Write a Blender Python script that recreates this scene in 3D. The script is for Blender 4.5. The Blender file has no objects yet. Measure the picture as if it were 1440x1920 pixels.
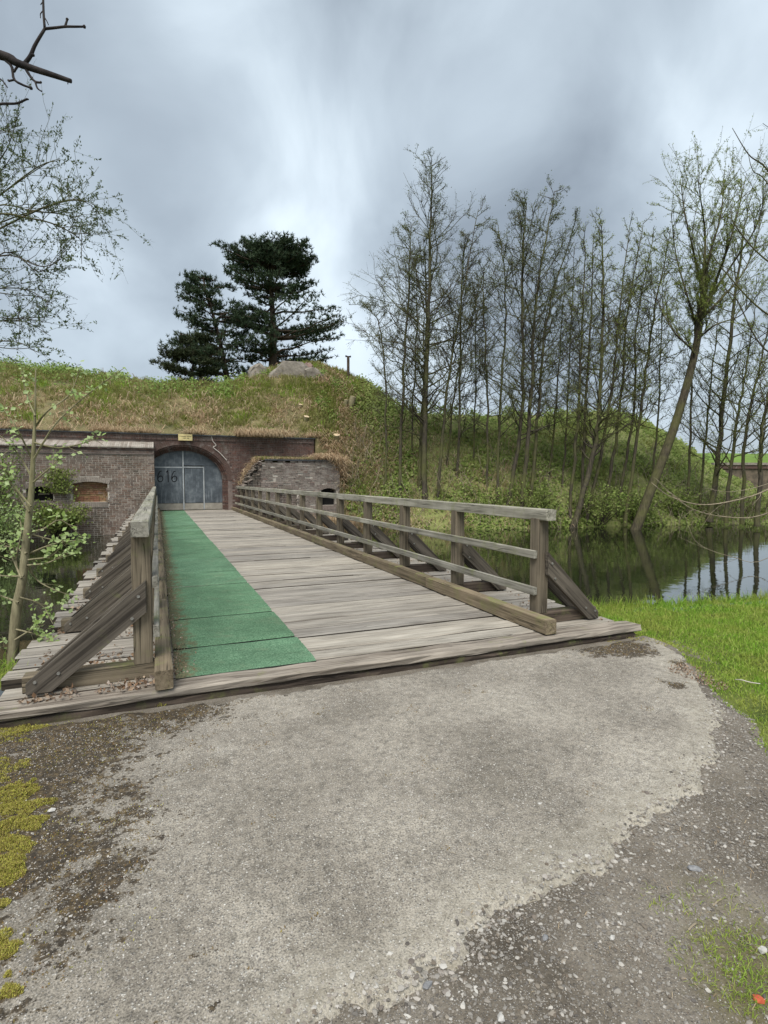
import bpy, math, random
import numpy as np
from mathutils import Vector, Matrix, Euler
rs = np.random.RandomState(7); rnd = random.Random(7)
scn = bpy.context.scene
COL = scn.collection

# ------------------------------------------------------------------ camera
F, CAMH, PITCH = 1025.0, 1.5, math.atan(60 / 1025.0)
YAW = math.atan(425 / F * math.cos(PITCH))
cam = bpy.data.cameras.new('camera'); camo = bpy.data.objects.new('camera', cam); COL.objects.link(camo)
cam.sensor_fit = 'VERTICAL'; cam.sensor_height = 36; cam.sensor_width = 27; cam.lens = 36 * F / 1920
cam.clip_start = 0.02; cam.clip_end = 3000
camo.location = (0, 0, CAMH); camo.rotation_euler = (math.pi / 2 - PITCH, 0, -YAW)
scn.camera = camo
FW = np.array([math.sin(YAW) * math.cos(PITCH), math.cos(YAW) * math.cos(PITCH), -math.sin(PITCH)])
RT = np.array([math.cos(YAW), -math.sin(YAW), 0.0]); UP = np.cross(RT, FW)
def ray(px, py): return RT * (px - 720) / F + UP * (960 - py) / F + FW
def at(px, py, w): return ray(px, py) * w + np.array([0, 0, CAMH])          # photo position at a given depth
def onz(px, py, z):
    d = ray(px, py); return d * ((z - CAMH) / d[2]) + np.array([0, 0, CAMH])
def ony(px, py, y):
    d = ray(px, py); return d * (y / d[1]) + np.array([0, 0, CAMH])

# ------------------------------------------------------------------ world, sun, exposure
SUN_EL, SUN_AZ = math.radians(58), math.radians(215)     # azimuth clockwise from +Y: behind the camera, to the left
w = bpy.data.worlds.new('World'); scn.world = w; w.use_nodes = True
nt = w.node_tree; nt.nodes.clear()
def nd(nt, t, inp=None, **kw):
    n = nt.nodes.new('ShaderNode' + t)
    for k, v in kw.items(): setattr(n, k, v)
    for k, v in (inp or {}).items():
        s = n.inputs[k]
        if isinstance(v, bpy.types.NodeSocket): nt.links.new(v, s)
        else: s.default_value = v
    return n
def ramp(nt, fac, stops, interp='LINEAR'):
    n = nt.nodes.new('ShaderNodeValToRGB'); nt.links.new(fac, n.inputs[0]); e = n.color_ramp.elements
    n.color_ramp.interpolation = interp
    while len(e) < len(stops): e.new(0.5)
    for i, (p, c) in enumerate(stops):
        e[i].position = p; e[i].color = (c, c, c, 1) if isinstance(c, (int, float)) else (*c, 1)
    return n.outputs[0]
def mixc(nt, fac, a, b, mode='MIX'):
    n = nt.nodes.new('ShaderNodeMix'); n.data_type = 'RGBA'; n.blend_type = mode
    for s, v in ((n.inputs[0], fac), (n.inputs[6], a), (n.inputs[7], b)):
        if isinstance(v, bpy.types.NodeSocket): nt.links.new(v, s)
        elif isinstance(v, (int, float)): s.default_value = v
        else: s.default_value = (*v, 1)
    return n.outputs[2]
def math_(nt, op, a, b=0.0, c=None, clamp=False):
    n = nt.nodes.new('ShaderNodeMath'); n.operation = op; n.use_clamp = clamp
    for i, v in enumerate((a, b, c)):
        if v is None: continue
        if isinstance(v, bpy.types.NodeSocket): nt.links.new(v, n.inputs[i])
        else: n.inputs[i].default_value = v
    return n.outputs[0]
sky = nd(nt, 'TexSky', sky_type='NISHITA', sun_disc=False, sun_elevation=SUN_EL, sun_rotation=SUN_AZ, air_density=1.0, dust_density=2.0)
tc = nd(nt, 'TexCoord'); sep = nd(nt, 'SeparateXYZ', {0: tc.outputs['Generated']})
mp = nd(nt, 'Mapping', {'Vector': tc.outputs['Generated'], 'Location': (1.8, 0.9, 0.0), 'Rotation': (0.35, 0, 0.4), 'Scale': (1.25, 1.25, 1.15)})
n1 = nd(nt, 'TexNoise', {'Vector': mp.outputs[0], 'Scale': 2.6, 'Detail': 8.0, 'Roughness': 0.46, 'Distortion': 0.45})
n2 = nd(nt, 'TexNoise', {'Vector': mp.outputs[0], 'Scale': 1.3, 'Detail': 3.0, 'Roughness': 0.5})
cl = math_(nt, 'ADD', math_(nt, 'MULTIPLY', n1.outputs[0], 0.6), math_(nt, 'MULTIPLY', n2.outputs[0], 0.4))
hz = ramp(nt, sep.outputs[2], [(0.0, 0.07), (0.25, 0.03), (0.5, 0.0)])
cl = math_(nt, 'ADD', cl, hz)
cloud = ramp(nt, cl, [(0.37, (1.10, 1.30, 1.52)), (0.46, (1.55, 1.82, 2.08)), (0.55, (2.10, 2.44, 2.74)), (0.65, (3.05, 3.48, 3.80))])
skc = mixc(nt, 0.95, sky.outputs[0], cloud)
bg = nd(nt, 'Background', {'Color': skc, 'Strength': 0.10}); out = nd(nt, 'OutputWorld', {0: bg.outputs[0]})
sun = bpy.data.lights.new('sun', 'SUN'); suno = bpy.data.objects.new('sun', sun); COL.objects.link(suno)
sun.energy = 1.5; sun.angle = math.radians(38); sun.color = (1.0, 0.965, 0.91)
sd = Vector((math.sin(SUN_AZ) * math.cos(SUN_EL), math.cos(SUN_AZ) * math.cos(SUN_EL), math.sin(SUN_EL)))
suno.rotation_euler = sd.to_track_quat('Z', 'Y').to_euler()
vs = scn.view_settings; vs.view_transform = 'Standard'; vs.look = 'None'; vs.exposure = 1.55; vs.gamma = 1.0; vs.use_curve_mapping = False
scn.cycles.max_bounces = 5; scn.cycles.diffuse_bounces = 3; scn.cycles.glossy_bounces = 3; scn.cycles.transmission_bounces = 3
scn.cycles.use_denoising = True

# ------------------------------------------------------------------ mesh helpers
class MB:
    """collects vertices and faces, builds ONE mesh object"""
    def __init__(s): s.v = []; s.f = []; s.n = 0
    def add(s, v, *faces):
        v = np.asarray(v, float).reshape(-1, 3); s.v.append(v)
        for f in faces: s.f.append(np.asarray(f, np.int64) + s.n)
        s.n += len(v)
    def box(s, a, b):
        (x0, y0, z0), (x1, y1, z1) = a, b
        s.add([(x0, y0, z0), (x1, y0, z0), (x1, y1, z0), (x0, y1, z0), (x0, y0, z1), (x1, y0, z1), (x1, y1, z1), (x0, y1, z1)],
              [(3, 2, 1, 0), (4, 5, 6, 7), (0, 1, 5, 4), (1, 2, 6, 5), (2, 3, 7, 6), (3, 0, 4, 7)])
    def tube(s, pts, rad, k=5, cap=False):
        pts = np.asarray(pts, float); n = len(pts); rad = np.broadcast_to(np.asarray(rad, float), (n,))
        t = np.gradient(pts, axis=0); t /= np.linalg.norm(t, axis=1)[:, None] + 1e-9
        ref = np.array([0, 0, 1.0]) if abs(t[0][2]) < 0.9 else np.array([1.0, 0, 0])
        a = np.cross(t, ref); a /= np.linalg.norm(a, axis=1)[:, None] + 1e-9
        b = np.cross(t, a)
        an = np.arange(k) * 2 * math.pi / k
        ring = pts[:, None] + rad[:, None, None] * (np.cos(an)[None, :, None] * a[:, None] + np.sin(an)[None, :, None] * b[:, None])
        i = np.arange(n - 1)[:, None] * k; j = np.arange(k)[None]; j2 = (j + 1) % k
        q = np.stack([i + j, i + j2, i + k + j2, i + k + j], -1).reshape(-1, 4)
        if cap: s.add(ring, q, [list(range(k))[::-1]], [list(range((n - 1) * k, n * k))])
        else: s.add(ring, q)
    def mesh(s, name, smooth=False):
        me = bpy.data.meshes.new(name)
        v = np.concatenate(s.v) if s.v else np.zeros((0, 3))
        me.vertices.add(len(v)); me.vertices.foreach_set('co', v.astype(np.float32).ravel())
        loops = np.concatenate([f.ravel() for f in s.f]); tot = np.concatenate([np.full(len(f), f.shape[1]) for f in s.f])
        me.loops.add(len(loops)); me.loops.foreach_set('vertex_index', loops.astype(np.int32))
        me.polygons.add(len(tot)); st = np.concatenate([[0], np.cumsum(tot)[:-1]])
        me.polygons.foreach_set('loop_start', st.astype(np.int32)); me.polygons.foreach_set('loop_total', tot.astype(np.int32))
        me.polygons.foreach_set('use_smooth', np.full(len(tot), bool(smooth)))
        me.update(calc_edges=True); me.validate()
        return me
    def build(s, name, mat, parent=None, smooth=False, **tags):
        return link(name, s.mesh(name, smooth), mat, parent, **tags)
def link(name, me, mat=None, parent=None, loc=None, **tags):
    o = bpy.data.objects.new(name, me); COL.objects.link(o)
    if mat is not None and me is not None and len(me.materials) == 0: me.materials.append(mat)
    if parent is not None: o.parent = parent
    if loc is not None: o.location = loc
    for k, v in tags.items(): o[k] = v
    return o
def thing(name, loc, label, category, group=None, rz=0.0):
    o = link(name, None, loc=tuple(float(c) for c in loc), label=label, category=category)
    o.rotation_euler = (0, 0, rz)
    if group: o['group'] = group
    return o
def grid_faces(ni, nj):
    i = np.arange(ni - 1)[:, None] * nj; j = np.arange(nj - 1)[None]
    return np.stack([i + j, i + nj + j, i + nj + j + 1, i + j + 1], -1).reshape(-1, 4)
def attr(me, name, val):
    a = me.attributes.new(name, 'FLOAT', 'POINT'); a.data.foreach_set('value', np.asarray(val, np.float32).ravel())
# value noise in numpy, for real relief and outlines
_tab = np.random.RandomState(3).rand(256, 256)
def vnoise(x, y):
    x = np.asarray(x, float); y = np.asarray(y, float); xi = np.floor(x).astype(int); yi = np.floor(y).astype(int)
    fx = x - xi; fy = y - yi; fx = fx * fx * (3 - 2 * fx); fy = fy * fy * (3 - 2 * fy)
    g = lambda a, b: _tab[a % 256, b % 256]
    return (g(xi, yi) * (1 - fx) + g(xi + 1, yi) * fx) * (1 - fy) + (g(xi, yi + 1) * (1 - fx) + g(xi + 1, yi + 1) * fx) * fy
def fbm(x, y, o=4):
    r = 0; a = 0.5; t = 0
    for i in range(o): r = r + a * vnoise(x * 2 ** i + 17 * i, y * 2 ** i + 31 * i); t += a; a *= 0.5
    return r / t
def sstep(a, b, x): t = np.clip((x - a) / (b - a), 0, 1); return t * t * (3 - 2 * t)
def unit(v): return v / (np.linalg.norm(v, axis=-1, keepdims=True) + 1e-9)
def spline(pts, n):
    p = np.asarray(pts, float); m = len(p)
    if m < 3: return p[0] + (p[-1] - p[0]) * np.linspace(0, 1, n)[:, None]
    P = np.vstack([2 * p[0] - p[1], p, 2 * p[-1] - p[-2]]); out = []
    for t in np.linspace(0, m - 1, n):
        i = min(int(t), m - 2); u = t - i; a, b, c, d = P[i], P[i + 1], P[i + 2], P[i + 3]
        out.append(0.5 * ((2 * b) + (c - a) * u + (2 * a - 5 * b + 4 * c - d) * u * u + (3 * b - a - 3 * c + d) * u ** 3))
    return np.array(out)
def blades(mb, P, h, wid, lean=0.4, droop=0.3, bias=(0, 0)):
    """grass blades: bent strips of 3 triangles"""
    n = len(P); h = np.broadcast_to(h, (n,)); wid = np.broadcast_to(wid, (n,))
    az = rs.rand(n) * 2 * math.pi; le = rs.rand(n) * lean
    d = np.stack([np.cos(az) * le + bias[0], np.sin(az) * le + bias[1], np.ones(n)], -1); d = unit(d)
    a2 = rs.rand(n) * math.pi; sd_ = np.stack([np.cos(a2), np.sin(a2), np.zeros(n)], -1) * wid[:, None] / 2
    mid = P + d * (h * 0.55)[:, None]
    dr = d.copy(); dr[:, 2] -= droop * (0.5 + rs.rand(n)); hz_ = d.copy(); hz_[:, 2] = 0; dr += hz_ * droop; dr = unit(dr)
    tip = mid + dr * (h * 0.5)[:, None]
    V = np.stack([P - sd_, P + sd_, mid + sd_ * 0.75, mid - sd_ * 0.75, tip], 1)
    i = np.arange(n)[:, None] * 5
    mb.add(V, i + np.array([[0, 1, 2, 3]]), i + np.array([[3, 2, 4]]))
def leaves(mb, P, size, aspect=0.55, up=0.4, droop=0.0, nb=None):
    """one rhombic leaf per point"""
    n = len(P); size = np.broadcast_to(size, (n,)) * (0.6 + 0.8 * rs.rand(n))
    d = unit(rs.normal(size=(n, 3)) + np.array([0, 0, up - droop])); e = unit(np.cross(d, rs.normal(size=(n, 3))))
    if nb is not None: q_ = unit(np.array(nb) + rs.normal(size=(n, 3)) * 0.45); d = unit(np.cross(q_, rs.normal(size=(n, 3)))); e = np.cross(q_, d)
    nn = np.cross(d, e)
    s = size[:, None]
    V = np.stack([P, P + d * s * 0.5 + e * s * aspect / 2 + nn * s * 0.06, P + d * s, P + d * s * 0.5 - e * s * aspect / 2 + nn * s * 0.06], 1)
    mb.add(V, np.arange(n)[:, None] * 4 + np.array([[0, 1, 2, 3]]))
ph = (1 + 5 ** .5) / 2
ICO_V = unit(np.array([(-1, ph, 0), (1, ph, 0), (-1, -ph, 0), (1, -ph, 0), (0, -1, ph), (0, 1, ph), (0, -1, -ph), (0, 1, -ph), (ph, 0, -1), (ph, 0, 1), (-ph, 0, -1), (-ph, 0, 1)], float))
ICO_F = np.array([(0, 11, 5), (0, 5, 1), (0, 1, 7), (0, 7, 10), (0, 10, 11), (1, 5, 9), (5, 11, 4), (11, 10, 2), (10, 7, 6), (7, 1, 8), (3, 9, 4), (3, 4, 2), (3, 2, 6), (3, 6, 8), (3, 8, 9), (4, 9, 5), (2, 4, 11), (6, 2, 10), (8, 6, 7), (9, 8, 1)])
def stones(mb, P, size, flat=0.6, jit=0.28):
    n = len(P); V = ICO_V[None] * (1 + jit * (rs.rand(n, 12, 1) * 2 - 1))
    sc = np.stack([0.7 + rs.rand(n) * 0.7, 0.6 + rs.rand(n) * 0.5, flat * (0.6 + rs.rand(n) * 0.6)], -1)
    V = V * sc[:, None] * np.broadcast_to(size, (n,))[:, None, None] / 2
    a = rs.rand(n) * 2 * math.pi; c, s_ = np.cos(a)[:, None], np.sin(a)[:, None]
    t = (rs.rand(n) - .5) * 0.9; ct, st_ = np.cos(t)[:, None], np.sin(t)[:, None]
    x, y, z = V[..., 0], V[..., 1], V[..., 2]
    y, z = y * ct - z * st_, y * st_ + z * ct
    V = np.stack([x * c - y * s_, x * s_ + y * c, z], -1) + P[:, None]
    mb.add(V, (np.arange(n)[:, None, None] * 12 + ICO_F[None]).reshape(-1, 3))

OCT_V = np.array([(1, 0, 0), (-1, 0, 0), (0, 1, 0), (0, -1, 0), (0, 0, 1), (0, 0, -1)], float); OCT_F = np.array([(0, 2, 4), (2, 1, 4), (1, 3, 4), (3, 0, 4)])
def grit(mb, P, size):
    """tiny chips: the upper half of an octahedron, skewed"""
    n = len(P); V = OCT_V[None] * (1 + 0.7 * (rs.rand(n, 6, 1) - .5)); V = V + (rs.rand(n, 6, 3) - .5) * 0.5; V[:, :, 2] *= 0.6; a = rs.rand(n) * 6.28; c, s_ = np.cos(a)[:, None], np.sin(a)[:, None]
    V = np.stack([V[..., 0] * c - V[..., 1] * s_, V[..., 0] * s_ + V[..., 1] * c, V[..., 2]], -1) * np.broadcast_to(size, (n,))[:, None, None] / 2 + P[:, None]
    mb.add(V, (np.arange(n)[:, None, None] * 6 + OCT_F[None]).reshape(-1, 3))
# ------------------------------------------------------------------ materials
def M(name, rough=0.85, spec=0.3):
    m = bpy.data.materials.new(name); m.use_nodes = True; t = m.node_tree; b = t.nodes['Principled BSDF']
    b.inputs['Roughness'].default_value = rough; b.inputs['Specular IOR Level'].default_value = spec
    return m, t, b
def bump(t, b, h, strength=0.5, dist=0.01):
    n = nd(t, 'Bump', {'Strength': strength, 'Distance': dist, 'Height': h}); t.links.new(n.outputs[0], b.inputs['Normal'])
def noise(t, vec, scale, detail=4.0, rough=0.55, dist=0.0, w_=None):
    n = nd(t, 'TexNoise', {'Scale': scale, 'Detail': detail, 'Roughness': rough, 'Distortion': dist})
    if vec is not None: t.links.new(vec, n.inputs['Vector'])
    if w_ is not None: n.noise_dimensions = '4D'; t.links.new(w_, n.inputs['W'])
    return n.outputs[0]
def mapping(t, vec, scale=(1, 1, 1), loc=(0, 0, 0)):
    return nd(t, 'Mapping', {'Vector': vec, 'Scale': scale, 'Location': loc}).outputs[0]
def col(b, t, c): t.links.new(c, b.inputs['Base Color'])

def wood(name, light, dark, moss=0.0, vary=0.25, gs=1.0, crack=0.75):
    """weathered timber, grain along local X"""
    m, t, b = M(name, 0.88, 0.2)
    tcn = nd(t, 'TexCoord'); oi = nd(t, 'ObjectInfo'); wv = math_(t, 'MULTIPLY', oi.outputs['Random'], 50.0)
    g1 = noise(t, mapping(t, tcn.outputs['Object'], (1.1, 42 * gs, 42)), 1.0, 5, 0.65, 0.4, wv)
    g2 = noise(t, mapping(t, tcn.outputs['Object'], (0.5, 13 * gs, 13)), 1.0, 3, 0.5, 1.2, wv)
    ck = noise(t, mapping(t, tcn.outputs['Object'], (0.9, 30 * gs, 30)), 1.0, 2, 0.5, 0.6, wv); ckm = noise(t, mapping(t, tcn.outputs['Object'], (1.3, 6 * gs, 6)), 1.0, 2, 0.5, 0.0, wv)
    ck = math_(t, 'MULTIPLY', ramp(t, math_(t, 'ABSOLUTE', math_(t, 'SUBTRACT', ck, 0.5)), [(0.008, 1.0), (0.03, 0.0)]), ramp(t, ckm, [(0.46, 0.0), (0.58, crack)]))
    bl = noise(t, tcn.outputs['Object'], 2.3, 4, 0.6, 0.0, wv)
    f = math_(t, 'ADD', math_(t, 'MULTIPLY', g1, 0.6), math_(t, 'MULTIPLY', g2, 0.4))
    mid = tuple(0.55 * a + 0.45 * d for a, d in zip(light, dark))
    c = ramp(t, f, [(0.30, tuple(d * 0.6 for d in dark)), (0.42, dark), (0.50, mid), (0.62, light), (0.75, tuple(min(1, a * 1.15) for a in light))])
    c = mixc(t, 1.0, c, ramp(t, bl, [(0.3, 0.72), (0.7, 1.15)]), 'MULTIPLY')
    c = mixc(t, 1.0, c, ramp(t, oi.outputs['Random'], [(0.0, (1 - vary, 1 - vary, 1 - vary * 0.9)), (1.0, (1.0 + vary * 0.4, 1.0 + vary * 0.35, 1.0 + vary * 0.3))]), 'MULTIPLY')
    c = mixc(t, ck, c, tuple(d * 0.22 for d in dark))
    if moss:
        geo = nd(t, 'NewGeometry'); sx = nd(t, 'SeparateXYZ', {0: geo.outputs['Normal']})
        mn = noise(t, tcn.outputs['Object'], 4.5, 6, 0.7, 0.3, wv)
        mk = math_(t, 'MULTIPLY', ramp(t, mn, [(0.66 - 0.2 * moss, 0.0), (0.82 - 0.2 * moss, 1.0)]), math_(t, 'MULTIPLY_ADD', sx.outputs[2], 0.35, 0.5, True))
        c = mixc(t, mk, c, (0.17, 0.19, 0.06))
    col(b, t, c); bump(t, b, g1, 0.55, 0.006)
    return m
W_DECK = wood('wood_deck', (0.40, 0.37, 0.315), (0.25, 0.222, 0.182), 0.10, 0.26, 0.30, 0.7)
W_SIDE = wood('wood_plank_side', (0.10, 0.08, 0.06), (0.045, 0.037, 0.03), 0.2)  # unbleached plank flanks, darkened further to put shade into the deck gaps
W_FRONT = wood('wood_front', (0.34, 0.30, 0.25), (0.15, 0.125, 0.10), 0.3, 0.1)
W_OUT = wood('wood_outer', (0.40, 0.375, 0.33), (0.15, 0.13, 0.105), 0.45)
W_RAIL = wood('wood_rail', (0.38, 0.36, 0.30), (0.19, 0.178, 0.14), 0.7)
W_POST = wood('wood_post', (0.26, 0.215, 0.15), (0.105, 0.086, 0.06), 0.5)
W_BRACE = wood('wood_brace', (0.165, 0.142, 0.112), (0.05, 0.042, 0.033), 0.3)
W_KERB = wood('wood_kerb', (0.25, 0.20, 0.135), (0.12, 0.095, 0.06), 0.7)
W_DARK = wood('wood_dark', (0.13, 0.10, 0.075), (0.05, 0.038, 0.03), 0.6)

def islandmat(name, cols, rough=0.8, trans=0.0, world_noise=None, spec=0.2):
    """one colour per separate piece (leaf, blade, stone, brick)"""
    m, t, b = M(name, rough, spec)
    g = nd(t, 'NewGeometry')
    c = ramp(t, g.outputs['Random Per Island'], [(i / max(1, len(cols) - 1), k) for i, k in enumerate(cols)])
    if world_noise:
        n = noise(t, g.outputs['Position'], world_noise[0], 4, 0.6)
        c = mixc(t, ramp(t, n, [(0.38, 0.0), (0.64, world_noise[2])]), c, world_noise[1])
    col(b, t, c)
    if trans:
        tr = nd(t, 'BsdfTranslucent', {'Color': c}); mx = nd(t, 'MixShader', {0: trans, 1: b.outputs[0], 2: tr.outputs[0]})
        t.links.new(mx.outputs[0], t.nodes['Material Output'].inputs[0])
    return m
GRASS = islandmat('lawn_grass', [(0.13, 0.27, 0.022), (0.20, 0.37, 0.035), (0.28, 0.43, 0.06), (0.16, 0.31, 0.022), (0.45, 0.46, 0.15)], 0.6, 0.35, (2.2, (0.36, 0.36, 0.09), 0.65))
SLOPEG = islandmat('slope_grass', [(0.17, 0.21, 0.035), (0.24, 0.27, 0.06), (0.32, 0.32, 0.10), (0.16, 0.23, 0.03), (0.42, 0.37, 0.18)], 0.75, 0.35, (0.5, (0.34, 0.29, 0.15), 0.6))
STRAW = islandmat('dry_straw', [(0.45, 0.36, 0.22), (0.60, 0.51, 0.34), (0.33, 0.245, 0.145), (0.54, 0.43, 0.27), (0.40, 0.27, 0.17)], 0.85, 0.3, (0.35, (0.44, 0.28, 0.18), 0.45))
IVY = islandmat('bank_leaf', [(0.10, 0.165, 0.03), (0.175, 0.25, 0.05), (0.27, 0.34, 0.09), (0.14, 0.21, 0.04), (0.38, 0.42, 0.16)], 0.6, 0.4, (0.45, (0.25, 0.27, 0.09), 0.45))
BUSHL = islandmat('bush_leaf', [(0.08, 0.14, 0.02), (0.15, 0.23, 0.045), (0.24, 0.32, 0.08), (0.11, 0.18, 0.03)], 0.55, 0.3)
ALDERL = islandmat('alder_leaf', [(0.07, 0.09, 0.03), (0.11, 0.14, 0.045), (0.18, 0.22, 0.07), (0.09, 0.075, 0.045)], 0.6, 0.35)
WILLOWL = islandmat('willow_leaf', [(0.16, 0.21, 0.04), (0.24, 0.30, 0.06), (0.29, 0.34, 0.09), (0.13, 0.14, 0.05)], 0.6, 0.4)
FINEL = islandmat('fine_leaf', [(0.07, 0.10, 0.045), (0.10, 0.14, 0.06), (0.14, 0.17, 0.085)], 0.6, 0.3)
SAPL = islandmat('sapling_leaf', [(0.22, 0.31, 0.08), (0.30, 0.40, 0.14), (0.40, 0.48, 0.24), (0.18, 0.27, 0.06)], 0.5, 0.3)
NEEDLE = islandmat('pine_needle', [(0.018, 0.034, 0.018), (0.034, 0.058, 0.028), (0.055, 0.08, 0.036), (0.024, 0.042, 0.024)], 0.7, 0.08)
NEEDLE2 = islandmat('pine_needle_olive', [(0.022, 0.035, 0.016), (0.04, 0.055, 0.025), (0.06, 0.066, 0.03), (0.03, 0.045, 0.018)], 0.7, 0.08)
STONE = islandmat('gravel_stone', [(0.16, 0.145, 0.125), (0.27, 0.25, 0.22), (0.085, 0.075, 0.065), (0.21, 0.195, 0.175), (0.40, 0.375, 0.335), (0.13, 0.105, 0.08), (0.25, 0.22, 0.18)], 0.85)
GRIT = islandmat('pavement_grit', [(0.30, 0.275, 0.24), (0.20, 0.18, 0.155), (0.44, 0.42, 0.38), (0.34, 0.31, 0.275), (0.12, 0.10, 0.085)], 0.9)
LITTER = islandmat('leaf_litter', [(0.16, 0.09, 0.05), (0.24, 0.16, 0.10), (0.34, 0.26, 0.19), (0.11, 0.07, 0.045), (0.42, 0.36, 0.31)], 0.8)
MOSSY = islandmat('yellow_moss', [(0.38, 0.37, 0.06), (0.54, 0.50, 0.12), (0.25, 0.27, 0.04), (0.42, 0.36, 0.12), (0.19, 0.13, 0.045), (0.32, 0.27, 0.08)], 0.9, 0.25)
MOSSB = islandmat('brown_moss', [(0.14, 0.09, 0.035), (0.20, 0.14, 0.05), (0.09, 0.06, 0.028), (0.23, 0.19, 0.06), (0.17, 0.075, 0.035)], 0.95)

def bark(name, a, b_, green=0.0, scale=14):
    m, t, b = M(name, 0.9, 0.15); g = nd(t, 'NewGeometry')
    n = noise(t, mapping(t, g.outputs['Position'], (1, 1, 0.25)), scale, 5, 0.65)
    c = ramp(t, n, [(0.35, b_), (0.62, a)])
    if green:
        n2_ = noise(t, g.outputs['Position'], 0.8, 3, 0.6); c = mixc(t, ramp(t, n2_, [(0.42, 0.0), (0.62, green)]), c, (0.12, 0.13, 0.035))
    col(b, t, c); bump(t, b, n, 0.6, 0.02); return m
BARK = bark('alder_bark', (0.085, 0.072, 0.052), (0.035, 0.030, 0.023), 0.5)
BARKW = bark('willow_bark', (0.085, 0.070, 0.048), (0.032, 0.027, 0.02), 0.4)
BARKS = bark('sapling_bark', (0.27, 0.24, 0.15), (0.15, 0.13, 0.08), 0.3, 25)
BARKD = bark('dark_bark', (0.05, 0.042, 0.04), (0.02, 0.017, 0.018))
BARKP = bark('pine_bark', (0.10, 0.075, 0.055), (0.035, 0.028, 0.022))
TWIG = bark('pale_twig', (0.33, 0.28, 0.20), (0.20, 0.16, 0.11))
TWIGB = bark('brown_twig', (0.16, 0.115, 0.08), (0.07, 0.05, 0.035))

def brickmat(name, cols, stain, stain_amt):
    m, t, b = M(name, 0.9, 0.15); g = nd(t, 'NewGeometry')
    c = ramp(t, g.outputs['Random Per Island'], [(i / (len(cols) - 1), k) for i, k in enumerate(cols)])
    n = noise(t, g.outputs['Position'], 1.1, 5, 0.65); c = mixc(t, ramp(t, n, [(0.45, 0.0), (0.68, stain_amt)]), c, stain)
    n3 = noise(t, g.outputs['Position'], 26, 4, 0.7); c = mixc(t, 1.0, c, ramp(t, n3, [(0.3, 0.65), (0.7, 1.2)]), 'MULTIPLY')
    n4 = noise(t, g.outputs['Position'], 2.4, 4, 0.7); c = mixc(t, ramp(t, n4, [(0.54, 0.0), (0.70, 0.75)]), c, (0.27, 0.24, 0.215)); n5 = noise(t, mapping(t, g.outputs['Position'], (1.2, 1.2, 0.35), (3, 1, 5)), 1.0, 5, 0.7); c = mixc(t, ramp(t, n5, [(0.52, 0.0), (0.68, 0.7)]), c, (0.055, 0.05, 0.036))
    col(b, t, c); bump(t, b, n3, 0.5, 0.012); return m
BR = brickmat('brick_brown', [(0.155, 0.112, 0.088), (0.195, 0.14, 0.11), (0.24, 0.19, 0.155), (0.125, 0.095, 0.078), (0.20, 0.13, 0.095), (0.28, 0.235, 0.195)], (0.10, 0.085, 0.065), 0.65)
BRR = brickmat('brick_red', [(0.12, 0.074, 0.06), (0.155, 0.084, 0.066), (0.10, 0.064, 0.054), (0.15, 0.10, 0.082), (0.08, 0.053, 0.046)], (0.085, 0.055, 0.05), 0.6)
BRO = brickmat('brick_orange', [(0.33, 0.17, 0.10), (0.27, 0.12, 0.08), (0.37, 0.22, 0.13), (0.30, 0.20, 0.11)], (0.33, 0.24, 0.12), 0.6)
BRG = brickmat('brick_grey', [(0.20, 0.16, 0.14), (0.27, 0.23, 0.20), (0.16, 0.12, 0.105), (0.33, 0.29, 0.25), (0.22, 0.155, 0.13)], (0.13, 0.11, 0.085), 0.6)
BRC = brickmat('brick_pale', [(0.33, 0.29, 0.25), (0.40, 0.36, 0.31), (0.27, 0.225, 0.19), (0.44, 0.40, 0.35)], (0.24, 0.21, 0.17), 0.5)
def simple(name, a, b_, scale=6, rough=0.85, bmp=0.3, bd=0.01, spec=0.3, metal=0.0):
    m, t, b = M(name, rough, spec); g = nd(t, 'NewGeometry'); n = noise(t, g.outputs['Position'], scale, 6, 0.65)
    col(b, t, ramp(t, n, [(0.33, b_), (0.66, a)])); bump(t, b, n, bmp, bd); b.inputs['Metallic'].default_value = metal; return m
MORTAR = simple('mortar', (0.52, 0.475, 0.41), (0.27, 0.24, 0.20), 3)
MORTARD = simple('mortar_dark', (0.24, 0.19, 0.165), (0.11, 0.085, 0.075), 3)
SLATE = simple('slate_cap', (0.075, 0.08, 0.085), (0.03, 0.032, 0.034), 5, 0.6)
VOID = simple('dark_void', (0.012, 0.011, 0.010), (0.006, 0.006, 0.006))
CONC = simple('weathered_concrete', (0.28, 0.25, 0.21), (0.13, 0.115, 0.095), 3.5, 0.9, 0.6, 0.05)
CONCR = simple('reddish_stone', (0.32, 0.22, 0.19), (0.20, 0.14, 0.12), 4)
CUT = simple('cut_wood', (0.62, 0.50, 0.34), (0.46, 0.35, 0.22), 9)
BLACK = simple('black_paint', (0.008, 0.009, 0.012), (0.005, 0.005, 0.007), 6, 0.6)
STEEL = simple('frame_steel', (0.44, 0.46, 0.46), (0.27, 0.29, 0.30), 4, 0.5, 0.1)
KICK = simple('grey_kickboard', (0.33, 0.31, 0.26), (0.21, 0.19, 0.16), 3, 0.7)
YELLOW = simple('yellow_plate', (0.62, 0.52, 0.25), (0.48, 0.39, 0.19), 5, 0.6)
INK = simple('faded_ink', (0.16, 0.13, 0.06), (0.10, 0.08, 0.04), 9)
BOLT = simple('bolt_steel', (0.36, 0.35, 0.32), (0.22, 0.21, 0.19), 30, 0.45, 0.1, 0.01, 0.5, 0.6)
REDB = simple('red_brick_bit', (0.50, 0.11, 0.05), (0.36, 0.07, 0.035), 30, 0.85)
CORD = simple('pale_root', (0.55, 0.50, 0.45), (0.40, 0.36, 0.32), 10)
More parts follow.
